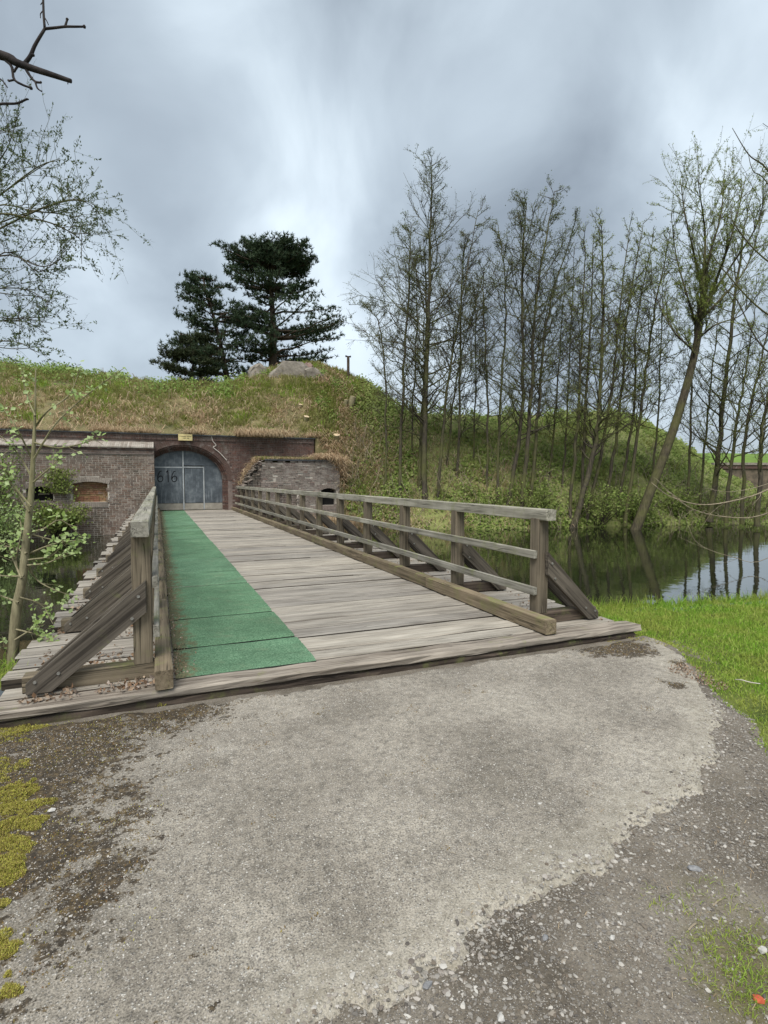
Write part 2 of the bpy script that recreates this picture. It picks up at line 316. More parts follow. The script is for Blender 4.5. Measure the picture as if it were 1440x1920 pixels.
EARTH = simple('mound_earth', (0.20, 0.165, 0.08), (0.085, 0.085, 0.035), 0.9, 0.95, 0.6, 0.1)
EARTHB = simple('bank_earth', (0.23, 0.25, 0.085), (0.12, 0.13, 0.045), 0.9, 0.95, 0.6, 0.1)
FARG = simple('far_grass', (0.13, 0.21, 0.035), (0.09, 0.15, 0.025), 0.4, 0.95)

# gate sheet metal: blue-grey, chalky streaks
GATE, t, b = M('gate_metal', 0.55, 0.4); g = nd(t, 'NewGeometry')
n = noise(t, g.outputs['Position'], 2.2, 6, 0.7); nst = noise(t, mapping(t, g.outputs['Position'], (9, 9, 1.3)), 1.0, 5, 0.6)
c = ramp(t, n, [(0.30, (0.045, 0.055, 0.064)), (0.50, (0.085, 0.100, 0.113)), (0.70, (0.17, 0.192, 0.205))])
c = mixc(t, ramp(t, nst, [(0.55, 0.0), (0.75, 0.6)]), c, (0.30, 0.33, 0.35)); col(b, t, c)

# green carpet strip
CARPET, t, b = M('green_carpet', 0.95, 0.1); tcn = nd(t, 'TexCoord'); P = tcn.outputs['Object']
n = noise(t, P, 75, 5, 0.85); n2_ = noise(t, P, 1.2, 4, 0.6)
c = ramp(t, n, [(0.36, (0.034, 0.076, 0.043)), (0.5, (0.09, 0.175, 0.103)), (0.64, (0.18, 0.285, 0.182))])
oi = nd(t, 'ObjectInfo'); c = mixc(t, 1.0, c, ramp(t, n2_, [(0.35, 0.78), (0.65, 1.2)]), 'MULTIPLY'); c = mixc(t, 1.0, c, ramp(t, oi.outputs['Random'], [(0.0, (0.88, 0.9, 0.86)), (1.0, (1.1, 1.08, 1.1))]), 'MULTIPLY')
c = mixc(t, ramp(t, noise(t, P, 3.2, 6, 0.75), [(0.52, 0.0), (0.72, 0.45)]), c, (0.16, 0.19, 0.12))
sx = nd(t, 'SeparateXYZ', {0: P}); nd_ = noise(t, P, 9, 6, 0.75)
dirt = math_(t, 'SUBTRACT', math_(t, 'ADD', math_(t, 'MULTIPLY', sx.outputs[0], -2.4), 0.80), math_(t, 'MULTIPLY', ramp(t, nd_, [(0.3, 0.0), (0.7, 1.0)]), 0.75))
c = mixc(t, ramp(t, dirt, [(0.0, 0.0), (0.3, 0.85)]), c, ramp(t, noise(t, P, 60, 4, 0.7), [(0.35, (0.05, 0.045, 0.025)), (0.65, (0.17, 0.14, 0.08))]))
col(b, t, c); bump(t, b, n, 0.5, 0.004)

# pavement: worn concrete with exposed aggregate; attributes edge (metres to the ragged rim) and moss
PAVE, t, b = M('worn_concrete', 0.92, 0.2); tcn = nd(t, 'TexCoord'); P = tcn.outputs['Object']
ae = nd(t, 'Attribute', attribute_name='edge').outputs['Fac']; am = nd(t, 'Attribute', attribute_name='moss').outputs['Fac']
nb = noise(t, P, 1.4, 5, 0.6); nf = noise(t, P, 130, 4, 0.75); nm = noise(t, P, 22, 5, 0.7)
c = ramp(t, nb, [(0.32, (0.18, 0.16, 0.130)), (0.5, (0.25, 0.224, 0.185)), (0.68, (0.34, 0.308, 0.256))])
nst = noise(t, P, 6.5, 6, 0.75); c = mixc(t, ramp(t, nst, [(0.58, 0.0), (0.70, 0.55)]), c, (0.11, 0.098, 0.08)); nsp = noise(t, P, 3.1, 5, 0.7, 0.3); c = mixc(t, ramp(t, nsp, [(0.57, 0.0), (0.72, 0.45)]), c, (0.40, 0.37, 0.315))
c = mixc(t, 1.0, c, ramp(t, nm, [(0.32, 0.62), (0.5, 0.98), (0.68, 1.22)]), 'MULTIPLY')
vo = nd(t, 'TexVoronoi', {'Vector': P, 'Scale': 95.0, 'Randomness': 1.0})
vr = nd(t, 'SeparateColor', {0: vo.outputs['Color']})
agg = math_(t, 'MULTIPLY', ramp(t, vo.outputs['Distance'], [(0.25, 1.0), (0.45, 0.0)]), ramp(t, vr.outputs[0], [(0.45, 0.0), (0.55, 1.0)]))
c = mixc(t, math_(t, 'MULTIPLY', agg, 0.75), c, ramp(t, vr.outputs[1], [(0.0, (0.12, 0.11, 0.10)), (0.4, (0.30, 0.28, 0.25)), (0.7, (0.42, 0.40, 0.36)), (1.0, (0.62, 0.60, 0.55))]))
c = mixc(t, 1.0, c, ramp(t, nf, [(0.36, 0.42), (0.5, 1.0), (0.64, 1.42)]), 'MULTIPLY')
sand = math_(t, 'SUBTRACT', 1.0, math_(t, 'MULTIPLY', ae, 3.6), None, True)
c = mixc(t, math_(t, 'MULTIPLY', sand, 0.38), c, mixc(t, ramp(t, nm, [(0.35, 0.0), (0.65, 1.0)]), (0.40, 0.355, 0.265), (0.54, 0.51, 0.43)))
npch = noise(t, P, 5.5, 6, 0.72)
mk = math_(t, 'MULTIPLY', ramp(t, math_(t, 'ADD', am, math_(t, 'ADD', math_(t, 'MULTIPLY_ADD', nm, 1.0, -0.5), math_(t, 'MULTIPLY_ADD', npch, 2.0, -1.0))), [(0.44, 0.0), (0.58, 1.0)]), 0.92)
c = mixc(t, mk, c, ramp(t, noise(t, P, 34, 4, 0.7), [(0.34, (0.018, 0.014, 0.010)), (0.5, (0.045, 0.033, 0.02)), (0.66, (0.125, 0.09, 0.045))]))
col(b, t, c)
hh = math_(t, 'ADD', math_(t, 'MULTIPLY', nf, 0.5), math_(t, 'ADD', math_(t, 'MULTIPLY', nm, 0.9), math_(t, 'MULTIPLY', agg, 0.35)))
bump(t, b, hh, 0.9, 0.009)

GRAVEL, t, b = M('gravel_soil', 0.95, 0.15); tcn = nd(t, 'TexCoord'); P = tcn.outputs['Object']
nb = noise(t, P, 2.2, 5, 0.65); nf = noise(t, P, 90, 5, 0.75)
c = ramp(t, nb, [(0.33, (0.085, 0.072, 0.055)), (0.50, (0.155, 0.134, 0.106)), (0.70, (0.235, 0.208, 0.17))])
vo = nd(t, 'TexVoronoi', {'Vector': P, 'Scale': 130.0}); vr = nd(t, 'SeparateColor', {0: vo.outputs['Color']})
agg = math_(t, 'MULTIPLY', ramp(t, vo.outputs['Distance'], [(0.25, 1.0), (0.42, 0.0)]), ramp(t, vr.outputs[0], [(0.40, 0.0), (0.5, 1.0)]))
c = mixc(t, math_(t, 'MULTIPLY', agg, 0.85), c, ramp(t, vr.outputs[1], [(0.0, (0.10, 0.09, 0.08)), (0.6, (0.27, 0.25, 0.225)), (1.0, (0.46, 0.44, 0.41))]))
c = mixc(t, 1.0, c, ramp(t, nf, [(0.3, 0.6), (0.7, 1.3)]), 'MULTIPLY')
ag_ = nd(t, 'Attribute', attribute_name='green').outputs['Fac']
c = mixc(t, math_(t, 'MULTIPLY', ramp(t, math_(t, 'ADD', ag_, math_(t, 'MULTIPLY_ADD', noise(t, P, 14, 5, 0.7), 0.8, -0.4)), [(0.3, 0.0), (0.7, 1.0)]), 0.6), c, (0.12, 0.105, 0.04))
col(b, t, c); bump(t, b, math_(t, 'ADD', nf, math_(t, 'MULTIPLY', agg, 0.5)), 0.8, 0.008)

LAWN, t, b = M('lawn_soil', 0.95, 0.1); g = nd(t, 'NewGeometry')
c = ramp(t, noise(t, g.outputs['Position'], 2.5, 5, 0.65), [(0.33, (0.055, 0.075, 0.018)), (0.66, (0.13, 0.15, 0.04))]); col(b, t, c)

WATER, t, b = M('moat_water', 0.03, 0.5); g = nd(t, 'NewGeometry')
b.inputs['Base Color'].default_value = (0.010, 0.013, 0.006, 1)
b.inputs['IOR'].default_value = 1.6; b.inputs['Specular IOR Level'].default_value = 0.85
nw = noise(t, mapping(t, g.outputs['Position'], (1, 1, 1)), 2.2, 2, 0.5); nw2 = noise(t, g.outputs['Position'], 9.0, 2, 0.5)
bump(t, b, math_(t, 'ADD', nw, math_(t, 'MULTIPLY', nw2, 0.18)), 0.10, 0.03)

# ================================================================== THE SETTING
WATER_Z = -0.95
# near and far shore of the moat
NS = np.array([(-600, 30), (-60, 12), (-5, 9.8), (-2.9, 8.6), (-2.35, 6.9), (-1.75, 5.7), (-1.2, 4.62), (4.75, 4.62), (5.3, 5.75), (6.35, 5.4), (8.1, 5.15), (10.5, 5.3), (13.3, 5.7), (14.1, 8.3), (18, 9.4), (60, 8), (600, -20)], float)
FS = np.array([(-600, 29), (8.0, 28.9), (8.9, 27.0), (9.5, 26.2), (11.4, 24.8), (14.7, 23.1), (19.5, 22.1), (25.4, 21.4), (31.6, 20.0), (42, 17.5), (80, 13), (600, -10)], float)
def ground_z(x, y):
    ns = np.interp(x, NS[:, 0], NS[:, 1]); fs = np.interp(x, FS[:, 0], FS[:, 1])
    d = ns - y; e = y - fs
    land = -0.165 - 0.10 * sstep(2.5, 0.0, d)
    land = np.where((x > -1.25) & (x < 4.8), -0.165, land)
    near = np.where(d > 0, land, np.maximum(-2.4, -0.27 + d * 1.7))
    far = np.clip(-1.6 + e * 0.9, -2.4, 0.2)
    z = np.maximum(near, far)
    return z + 0.03 * (fbm(x * 0.7, y * 0.7) - 0.5) * (np.abs(d) > 0.6)
gx = np.unique(np.concatenate([np.linspace(-900, -40, 12), np.linspace(-40, -4, 30), np.arange(-4, 12, 0.2), np.linspace(12, 60, 50), np.linspace(60, 900, 14)]))
gy = np.unique(np.concatenate([np.linspace(-900, -10, 12), np.arange(-10, 2, 0.8), np.arange(2, 11, 0.2), np.linspace(11, 40, 50), np.linspace(40, 1200, 20)]))
GX, GY = np.meshgrid(gx, gy, indexing='ij'); mb = MB()
mb.add(np.stack([GX, GY, ground_z(GX, GY)], -1), grid_faces(len(gx), len(gy))); ground = mb.build('ground', LAWN, smooth=True, kind='structure')
mb = MB(); mb.add([(-90, 3.0, WATER_Z), (120, 3.0, WATER_Z), (120, 32, WATER_Z), (-90, 32, WATER_Z)], [(0, 1, 2, 3)]); mb.build('water', WATER, kind='structure')

# pavement apron and gravel sheet
PAV = np.array([(4.66, 4.16), (4.62, 3.95), (4.5, 3.69), (4.1, 3.15), (3.74, 2.70), (3.5, 2.5), (3.29, 2.33), (2.98, 2.12), (2.75, 2.06), (2.44, 1.91), (2.1, 1.85), (1.77, 1.71), (1.5, 1.72), (1.3, 1.64), (1.12, 1.64), (0.99, 1.56), (0.91, 1.47), (0.80, 1.54), (0.66, 1.47), (0.5, 1.52), (0.32, 1.47), (0.1, 1.3), (-0.3, 0.9), (-1.0, 0.3), (-2.4, 0.1), (-2.4, 4.5), (-1.2, 4.5), (4.66, 4.5)])
def poly_sd(X, Y, poly):
    d = np.full(X.shape, 1e9); inside = np.zeros(X.shape, bool); n = len(poly)
    for i in range(n):
        a = poly[i]; b_ = poly[(i + 1) % n]; e = b_ - a; wx = X - a[0]; wy = Y - a[1]
        tt = np.clip((wx * e[0] + wy * e[1]) / (e @ e), 0, 1); d = np.minimum(d, (wx - tt * e[0]) ** 2 + (wy - tt * e[1]) ** 2)
        cond = ((a[1] <= Y) & (b_[1] > Y)) | ((b_[1] <= Y) & (a[1] > Y))
        with np.errstate(divide='ignore', invalid='ignore'): xx = a[0] + (Y - a[1]) / (b_[1] - a[1] + 1e-12) * e[0]
        inside ^= cond & (X < xx)
    return np.where(inside, 1, -1) * np.sqrt(d)
px_ = np.arange(-2.2, 4.95, 0.025); py_ = np.arange(0.2, 4.34, 0.025)
PX, PY = np.meshgrid(px_, py_, indexing='ij')
sdp = poly_sd(PX, PY, PAV) + 0.13 * (fbm(PX * 12, PY * 12) - 0.5) + 0.14 * (fbm(PX * 2.5, PY * 2.5) - 0.5)
frontgap = sstep(4.02, 4.10, PY + 0.10 * (fbm(PX * 5, PX * 0 + 2) - 0.5) + 0.05 * (fbm(PX * 19, PY * 19) - 0.5))
right_edge = poly_sd(PX, PY, np.vstack([PAV[:23], [(-9, 0.9), (-9, 9), (4.66, 9)]]))
def moss_mask(x, y):
    """brown moss patches: along the left side, under the bridge edge and at the right corner"""
    m = sstep(0.60, -0.75, x) * 1.05 * sstep(1.2, 2.5, y) * (0.22 + fbm(x * 1.9, y * 1.9 + 4) * 1.15)
    m = np.maximum(m, sstep(1.2, -0.9, x - 0.45 * (y - 3.2)) * sstep(3.0, 4.1, y) * 0.85)
    m = np.maximum(m, sstep(0.75, 0.1, np.hypot(x - 4.05, (y - 3.95) * 1.2)) * 0.85)
    m = np.maximum(m, sstep(0.3, 0.02, np.hypot(x - 4.25, y - 3.3)) * 0.8)
    m = np.maximum(m, sstep(0.16, 0.02, np.hypot(x - 3.7, y - 3.0)) * 0.7)
    return m
pz = -0.10 + 0.010 * (fbm(PX * 1.5, PY * 1.5) - 0.5) + 0.008 * (fbm(PX * 14, PY * 14, 3) - 0.5) - 0.05 * sstep(0.03, -0.05, sdp) - 0.25 * sstep(-0.02, -0.3, sdp) - 0.13 * frontgap * (PX > -0.05) - 0.03 * frontgap
mb = MB(); mb.add(np.stack([PX, PY, pz], -1), grid_faces(len(px_), len(py_))); pave = mb.build('pavement', PAVE, smooth=True, kind='structure')
attr(pave.data, 'edge', np.clip(right_edge + 0.14 * (fbm(PX * 5, PY * 5) - 0.5), 0, 1)); attr(pave.data, 'moss', moss_mask(PX, PY))
LAWNP = np.array([(4.66, 4.3), (4.62, 3.80), (4.15, 3.2), (3.82, 2.72), (3.72, 2.45), (3.5, 2.25), (3.25, 2.05), (3.0, 1.75), (3.0, 1.2), (3.6, -3), (30, -3), (30, 12), (4.66, 12)])
sx_ = np.arange(-3.0, 5.2, 0.05); sy_ = np.arange(-4, 4.2, 0.05); SX, SY = np.meshgrid(sx_, sy_, indexing='ij')
ld = poly_sd(SX, SY, LAWNP) + 0.12 * (fbm(SX * 4, SY * 4) - 0.5)
gz = -0.122 + 0.016 * (fbm(SX * 3, SY * 3) - 0.5) - 0.09 * sstep(-0.02, 0.15, ld)
mb = MB(); mb.add(np.stack([SX, SY, gz], -1), grid_faces(len(sx_), len(sy_))); grv = mb.build('gravel_path', GRAVEL, smooth=True, kind='structure')
def green_mask(x, y): return sstep(0.55, 0.0, np.hypot(x - 1.75, (y - 1.05) * 1.3)) * 0.8 + sstep(0.5, 0.0, np.hypot(x - 2.0, y - 1.4)) * 0.4
attr(grv.data, 'green', green_mask(SX, SY))

# earthwork: a lofted bank from the wall tops / shore (toe) to the crest and back down
def crest(px, py, w_): return at(px, py, w_)
ST = []   # toe, crest
def st(toe, cr, p=0.9): ST.append((np.array(toe, float), np.array(cr, float), p))
PT = 3.72
c_ = crest(-900, 640, 38); st((-60, 28.85, PT), (-70, 52, 10)); st((-30, 28.85, PT), (-32, 48, 9.8))
for (u, v, w_) in [(-260, 668, 34), (-100, 676, 34), (0, 683, 34), (60, 693, 34), (130, 700, 34), (200, 708, 34), (300, 719, 34), (380, 724, 34), (430, 720, 34.3), (480, 700, 34.6), (530, 688, 34.8), (590, 686, 35)]:
    c_ = crest(u, v, w_); st((min(c_[0] * 28.85 / c_[1], 7.7), 28.85, PT), c_)
st((7.76, 28.2, 3.68), crest(608, 688, 35)); st((8.1, 27.95, 3.0), crest(625, 690, 35)); st((8.55, 27.6, 2.2), crest(640, 695, 35)); st((8.9, 26.9, 0.3), crest(668, 707, 35)); st((9.5, 26.0, -1.2), crest(705, 735, 35))
st((11.4, 24.7, -1.25), crest(760, 768, 34.5), 0.85); st((14.7, 23.0, -1.25), crest(880, 777, 36), 0.8); st((17.5, 22.4, -1.25), crest(1000, 780, 38), 0.75)
st((20.5, 22.0, -1.25), crest(1100, 774, 40), 0.75); st((23.5, 21.6, -1.25), crest(1190, 784, 41), 0.75); st((25.4, 21.3, -1.25), crest(1240, 808, 41), 0.75)
st((27.0, 21.0, -1.25), crest(1290, 840, 40), 0.8); st((28.6, 20.6, -1.25), crest(1330, 872, 39)); st((31.6, 19.9, -1.25), crest(1440, 925, 36)); st((42, 17.3, -1.25), (50, 24, 0.0)); st((80, 12.8, -1.25), (90, 24, 0.0))
NA, NSs, NBk = 420, 40, 12
TA = spline([s[0] for s in ST], NA); CA = spline([s[1] for s in ST], NA); PA = np.interp(np.linspace(0, len(ST) - 1, NA), range(len(ST)), [s[2] for s in ST])
def stn(i): return i * (NA - 1) / (len(ST) - 1)
ss = np.linspace(0, 1, NSs)
G = np.zeros((NA, NSs + NBk, 3))
G[:, :NSs, :2] = TA[:, None, :2] + (CA - TA)[:, None, :2] * ss[None, :, None]
prof = np.sin(ss[None] * math.pi / 2) ** PA[:, None] * 0.55 + ss[None] * 0.45
G[:, :NSs, 2] = TA[:, None, 2] + (CA - TA)[:, None, 2] * prof
bs = np.linspace(0, 1, NBk + 1)[1:]
bk = unit(np.concatenate([(CA - TA)[:, :2], np.zeros((NA, 1))], 1))
G[:, NSs:, :2] = CA[:, None, :2] + bk[:, None, :2] * (bs[None, :, None] * 16)
G[:, NSs:, 2] = CA[:, None, 2] + (-(bs[None] ** 1.6)) * (CA[:, None, 2] + 0.6)
G[:, 1:, 2] += (fbm(G[:, 1:, 0] * 1.9 + 5, G[:, 1:, 1] * 1.9, 3) - 0.5) * 0.32
G[:, 1:, 2] += (fbm(G[:, 1:, 0] * 0.55, G[:, 1:, 1] * 0.55) - 0.5) * 0.7 * np.concatenate([ss, np.ones(NBk)])[None, 1:] ** 0.5
a_r = stn(18.5)                                    # right of this station the bank is leafy
mb = MB(); k = int(a_r); mb.add(G[:k + 1], grid_faces(k + 1, NSs + NBk)[:, ::-1]); mb.build('earth_mound', EARTH, smooth=True, kind='structure')
mb = MB(); mb.add(G[k:], grid_faces(NA - k, NSs + NBk)[:, ::-1]); mb.build('bank_terrain', EARTHB, smooth=True, kind='structure')
i0, i1 = int(stn(12.6)), int(stn(18.2)); tp = G[i0:i1, 0]; lo = tp.copy(); lo[:, 2] = -2.0; lo[:, 1] -= 0.01; nn_ = len(tp); i = np.arange(nn_ - 1)
mb = MB(); mb.add(np.concatenate([tp, lo]), np.stack([i, i + 1, nn_ + i + 1, nn_ + i], -1)); mb.build('earth_bank', EARTH, kind='structure')
def bank_pt(a, s):
    """points on the earthwork at station a (0..NA-1), slope fraction s (0 toe, 1 crest, up to 1.3 behind it)"""
    a = np.clip(a, 0, NA - 1.001); j = np.clip(s * (NSs - 1), 0, NSs + NBk - 1.001); i0 = a.astype(int); j0 = j.astype(int); fa = (a - i0)[:, None]; fj = (j - j0)[:, None]
    return (G[i0, j0] * (1 - fa) + G[i0 + 1, j0] * fa) * (1 - fj) + (G[i0, j0 + 1] * (1 - fa) + G[i0 + 1, j0 + 1] * fa) * fj
def bank_down(px, py):
    """first point where the photo ray meets the earthwork"""
    d = ray(px, py); best = None
    V = G[:, :NSs].reshape(-1, 3) - np.array([0, 0, CAMH]); wv = V @ FW
    uu = 720 + F * (V @ RT) / wv; vv = 960 - F * (V @ UP) / wv
    i = np.argmin((uu - px) ** 2 + (vv - py) ** 2); return G[:, :NSs].reshape(-1, 3)[i]
# far rampart beyond the right end of the moat
mb = MB(); xs = np.linspace(0, 1, 30); A, B = at(1225, 900, 62), at(1700, 900, 62)
rows = []
for k_, (dz, dd) in enumerate([(-3.0, 0), (3.25, 0.0), (3.45, 0.8), (4.8, 8), (5.0, 16), (0, 40)]):
    bse = A + (B - A) * xs[:, None]; bse = bse + unit(np.array([FW[0], FW[1], 0])) * dd; bse[:, 2] = dz + (0.25 * fbm(xs * 9, xs * 0 + k_) if k_ > 1 else 0); rows.append(bse)
mb.add(np.array(rows).transpose(1, 0, 2), grid_faces(30, 6)[:, ::-1]); mb.build('far_rampart', FARG, smooth=True, kind='structure')

# ================================================================== FORT
FY, WY, GYP = 28.3, 27.15, 28.8            # portal face, wing face, gate plane
def bricks(xr, zr, y, keep, L=0.225, H=0.066, J=0.021, dep=0.10, proud=0.010, nrm=-1, slope=0.0, scale_missing=0.0):
    """real bricks, five faces each, facing -Y; joints are recessed"""
    mb = MB(); V = []; z = zr[0]; c = 0
    while z < zr[1] - 0.02:
        h = H; x = xr[0] - (L / 2 if c % 2 else 0) - rnd.random() * 0.01; k = 0
        while x < xr[1] - 0.02:
            l = L if (k + c) % 3 else L * 0.5
            x0, x1 = max(x, xr[0]), min(x + l, xr[1]); z1 = min(z + h, zr[1])
            if x1 - x0 > 0.03 and keep((x0 + x1) / 2, (z + z1) / 2) and rnd.random() >= scale_missing:
                p = y - proud * rnd.random() - 0.002; dx = 0.004 * (rnd.random() - .5); dz = 0.004 * (rnd.random() - .5)
                V.append([(x0 + dx, p, z + dz), (x1 + dx, p, z - dz), (x1, p, z1 + dz), (x0, p, z1), (x0, p + dep, z), (x1, p + dep, z), (x1, p + dep, z1), (x0, p + dep, z1)])
            x += l + J; k += 1
        z += H + J; c += 1
    V = np.array(V); n_ = len(V); o = np.arange(n_)[:, None] * 8
    mb.add(V, *[o + np.array([f]) for f in ((0, 1, 2, 3), (0, 4, 5, 1), (1, 5, 6, 2), (2, 6, 7, 3), (3, 7, 4, 0))])
    return mb
AC = 1.19                                   # portal axis
def arch_pts(a, b_, zs, n, t0=0.0, t1=math.pi):
    th = np.linspace(t0, t1, n); return np.stack([AC + a * np.cos(th), zs + b_ * np.sin(th)], -1)
OUT_A, OUT_B, SPR = 2.08, 1.72, 1.48        # outer edge of the stepped rings
IN_A, IN_B = 1.84, 1.46
fort = thing('brick_fort', (AC, FY, 0), 'brick fort front with arched gateway and low wing walls under the grassy mound', 'fort')
def fb(mb, name, mat, **k):                  # a part of the fort, built in world space
    o = mb.build(name, mat, fort, **k); o.matrix_parent_inverse = Matrix.Translation(fort.location).inverted(); return o
def in_arch(x, z, a, b_): return (abs(x - AC) < a) if z < SPR else (((x - AC) / a) ** 2 + ((z - SPR) / b_) ** 2 < 1)
# portal wall: backing with a real opening, then bricks
def wall_with_arch(x0, x1, z0, z1, y, th, a, b_):
    mb = MB(); arc = arch_pts(a, b_, SPR, 25)[::-1]
    pl = [(AC - a, z0)] + [tuple(p) for p in arc] + [(AC + a, z0)]
    mb.box((x0, y, z0), (AC - a, y + th, z1)); mb.box((AC + a, y, z0), (x1, y + th, z1))
    n = len(arc); f = []; V = []
    for p in arc: V += [(p[0], y, p[1]), (p[0], y, z1), (p[0], y + th, p[1]), (p[0], y + th, z1)]
    for i in range(n - 1): f += [(4 * i, 4 * i + 4, 4 * i + 5, 4 * i + 1), (4 * i, 4 * i + 2, 4 * i + 6, 4 * i + 4), (4 * i + 2, 4 * i + 3, 4 * i + 7, 4 * i + 6)]
    mb.add(V, f); return mb
fb(wall_with_arch(-9.0, 7.7, -2.2, 3.42, FY + 0.008, 0.9, OUT_A, OUT_B), 'wall_core', MORTARD)
RINGW = 0.24
fb(bricks((-0.9, 7.7), (-1.2, 3.42), FY, lambda x, z: not in_arch(x, z, OUT_A + RINGW, OUT_B + RINGW) and (z > 2.3 or x < 5.6)), 'brickwork', BRR, kind='stuff')
# voussoir ring in the face of the arch, each brick a piece
th = 0.0; ring = arch_pts(OUT_A, OUT_B, SPR, 400, -0.02, math.pi * 0.80); seg = np.concatenate([[0], np.cumsum(np.linalg.norm(np.diff(ring, axis=0), axis=1))])
def vouss(ringA, ringB, n, y0, y1, t0, t1, name, mat, parent=None, joint=0.14):
    (a0, b0), (a1, b1) = ringA, ringB
    for i in range(n):
        ta = t0 + (t1 - t0) * (i + joint / 2) / n; tb = t0 + (t1 - t0) * (i + 1 - joint / 2) / n; mb = MB(); pr = rnd.random() * 0.012
        q = [(AC + a0 * math.cos(ta), SPR + b0 * math.sin(ta)), (AC + a1 * math.cos(ta), SPR + b1 * math.sin(ta)), (AC + a1 * math.cos(tb), SPR + b1 * math.sin(tb)), (AC + a0 * math.cos(tb), SPR + b0 * math.sin(tb))]
        mb.add([(x, y0 - pr, z) for x, z in q] + [(x, y1, z) for x, z in q], [(0, 1, 2, 3), (0, 4, 5, 1), (1, 5, 6, 2), (2, 6, 7, 3), (3, 7, 4, 0)])
        fb(mb, name, mat)
vouss((OUT_A + 0.005, OUT_B + 0.005), (OUT_A + RINGW, OUT_B + RINGW), 60, FY - 0.015, FY + 0.08, -0.0, math.pi * 0.86, 'brick', BRR)
# three stepped rings (orders) leading in to the gate, with jambs
for k in range(3):
    a0 = OUT_A - 0.08 * (k + 1); b0 = OUT_B - 0.085 * (k + 1); y0 = FY + 0.05 + 0.14 * k
    mb = MB(); n = 70; prev = None
    for i in range(n):
        ta = math.pi * i / n + 0.004; tb = math.pi * (i + 1) / n - 0.004; pr = rnd.random() * 0.01
        q = [(AC + aa * math.cos(t_), SPR + bb * math.sin(t_)) for (aa, bb), t_ in (((a0, b0), ta), ((a0 + 0.09, b0 + 0.095), ta), ((a0 + 0.09, b0 + 0.095), tb), ((a0, b0), tb))]
        mb.add([(x, y0 - pr, z) for x, z in q] + [(x, y0 + 0.16, z) for x, z in q], [(0, 1, 2, 3), (0, 4, 5, 1), (2, 6, 7, 3), (3, 7, 4, 0)])
    z = 0.0
    while z < SPR:
        for sx in (-1, 1):
            xa = AC + sx * a0; xb = AC + sx * (a0 + 0.09); mb.box((min(xa, xb), y0 - rnd.random() * 0.01, z), (max(xa, xb), y0 + 0.16, min(z + 0.062, SPR)))
        z += 0.074
    fb(mb, 'arch_order', BRR, kind='stuff')
# gate: two sheet-metal leaves, a wicket door, kickboards
gate = thing('metal_gate', (AC, GYP, 0), 'blue-grey sheet metal gate painted 616 with a wicket door in the arch', 'gate')
def gb(mb, name, mat, parent=None, **k):
    p = parent or gate; o = mb.build(name, mat, p, **k); o.matrix_parent_inverse = Matrix.Translation(gate.location).inverted(); return o
def arch_sheet(x0, x1, z0, z1, y, th):
    """sheet clipped by the arch"""
    mb = MB(); xs = np.linspace(x0, x1, 14); V = []
    for x in xs:
        top = SPR + (IN_B + 0.1) * math.sqrt(max(0.0, 1 - ((x - AC) / (IN_A + 0.1)) ** 2)); V += [(x, y, z0), (x, y, max(z0 + 0.001, min(z1, top))), (x, y + th, z0), (x, y + th, max(z0 + 0.001, min(z1, top)))]
    f = []
    for i in range(13): f += [(4 * i, 4 * i + 4, 4 * i + 5, 4 * i + 1), (4 * i + 1, 4 * i + 5, 4 * i + 7, 4 * i + 3), (4 * i, 4 * i + 2, 4 * i + 6, 4 * i + 4)]
    f += [(0, 1, 3, 2), (52, 54, 55, 53)]
    mb.add(V, f); return mb
LX0, LX1 = AC - IN_A - 0.05, AC + IN_A + 0.05
for z0, z1 in ((0.36, 1.185), (1.195, 2.115), (2.125, 3.1)): gb(arch_sheet(LX0, AC - 0.035, z0, z1, GYP, 0.04), 'leaf_sheet', GATE)
for z0, z1 in ((0.36, 1.185), (1.195, 2.205)): gb(arch_sheet(2.19, LX1, z0, z1, GYP, 0.04), 'leaf_sheet', GATE)
gb(arch_sheet(AC + 0.035, LX1, 2.215, 3.1, GYP, 0.04), 'leaf_sheet', GATE)
def bx(a, b_, name, mat, parent=None): m_ = MB(); m_.box(a, b_); return gb(m_, name, mat, parent)
bx((AC - 0.03, GYP - 0.03, 0.03), (AC + 0.03, GYP + 0.03, 2.93), 'meeting_stile', STEEL)
wk = bx((AC + 0.06, GYP - 0.012, 0.37), (2.11, GYP + 0.03, 2.08), 'wicket_door', GATE)
bx((1.27, GYP - 0.09, 0.93), (1.33, GYP - 0.012, 1.0), 'handle', BOLT, wk); bx((1.255, GYP - 0.018, 0.80), (1.345, GYP - 0.0121, 1.08), 'lock_plate', STEEL, wk)
bx((1.79, GYP - 0.016, 1.42), (1.835, GYP - 0.0122, 1.62), 'slot', BLACK, wk)
bx((AC + 0.035, GYP - 0.03, 2.105), (2.17, GYP + 0.02, 2.165), 'frame_bar', STEEL); bx((2.12, GYP - 0.03, 0.03), (2.175, GYP + 0.02, 2.10), 'frame_bar', STEEL)
for xa, xb in ((LX0, AC - 0.04), (AC + 0.045, 2.11), (2.185, LX1 - 0.04)): bx((xa, GYP - 0.022, 0.03), (xb, GYP + 0.03, 0.345), 'kickboard', KICK)
for z in (1.19, 2.12):                       # riveted laps of the left leaf
    bx((LX0, GYP - 0.006, z - 0.03), (AC - 0.04, GYP - 0.001, z + 0.03), 'lap_strip', STEEL if z > 2 else GATE)
bx((2.195, GYP - 0.006, 1.16), (LX1 - 0.05, GYP - 0.001, 1.22), 'lap_strip', GATE)
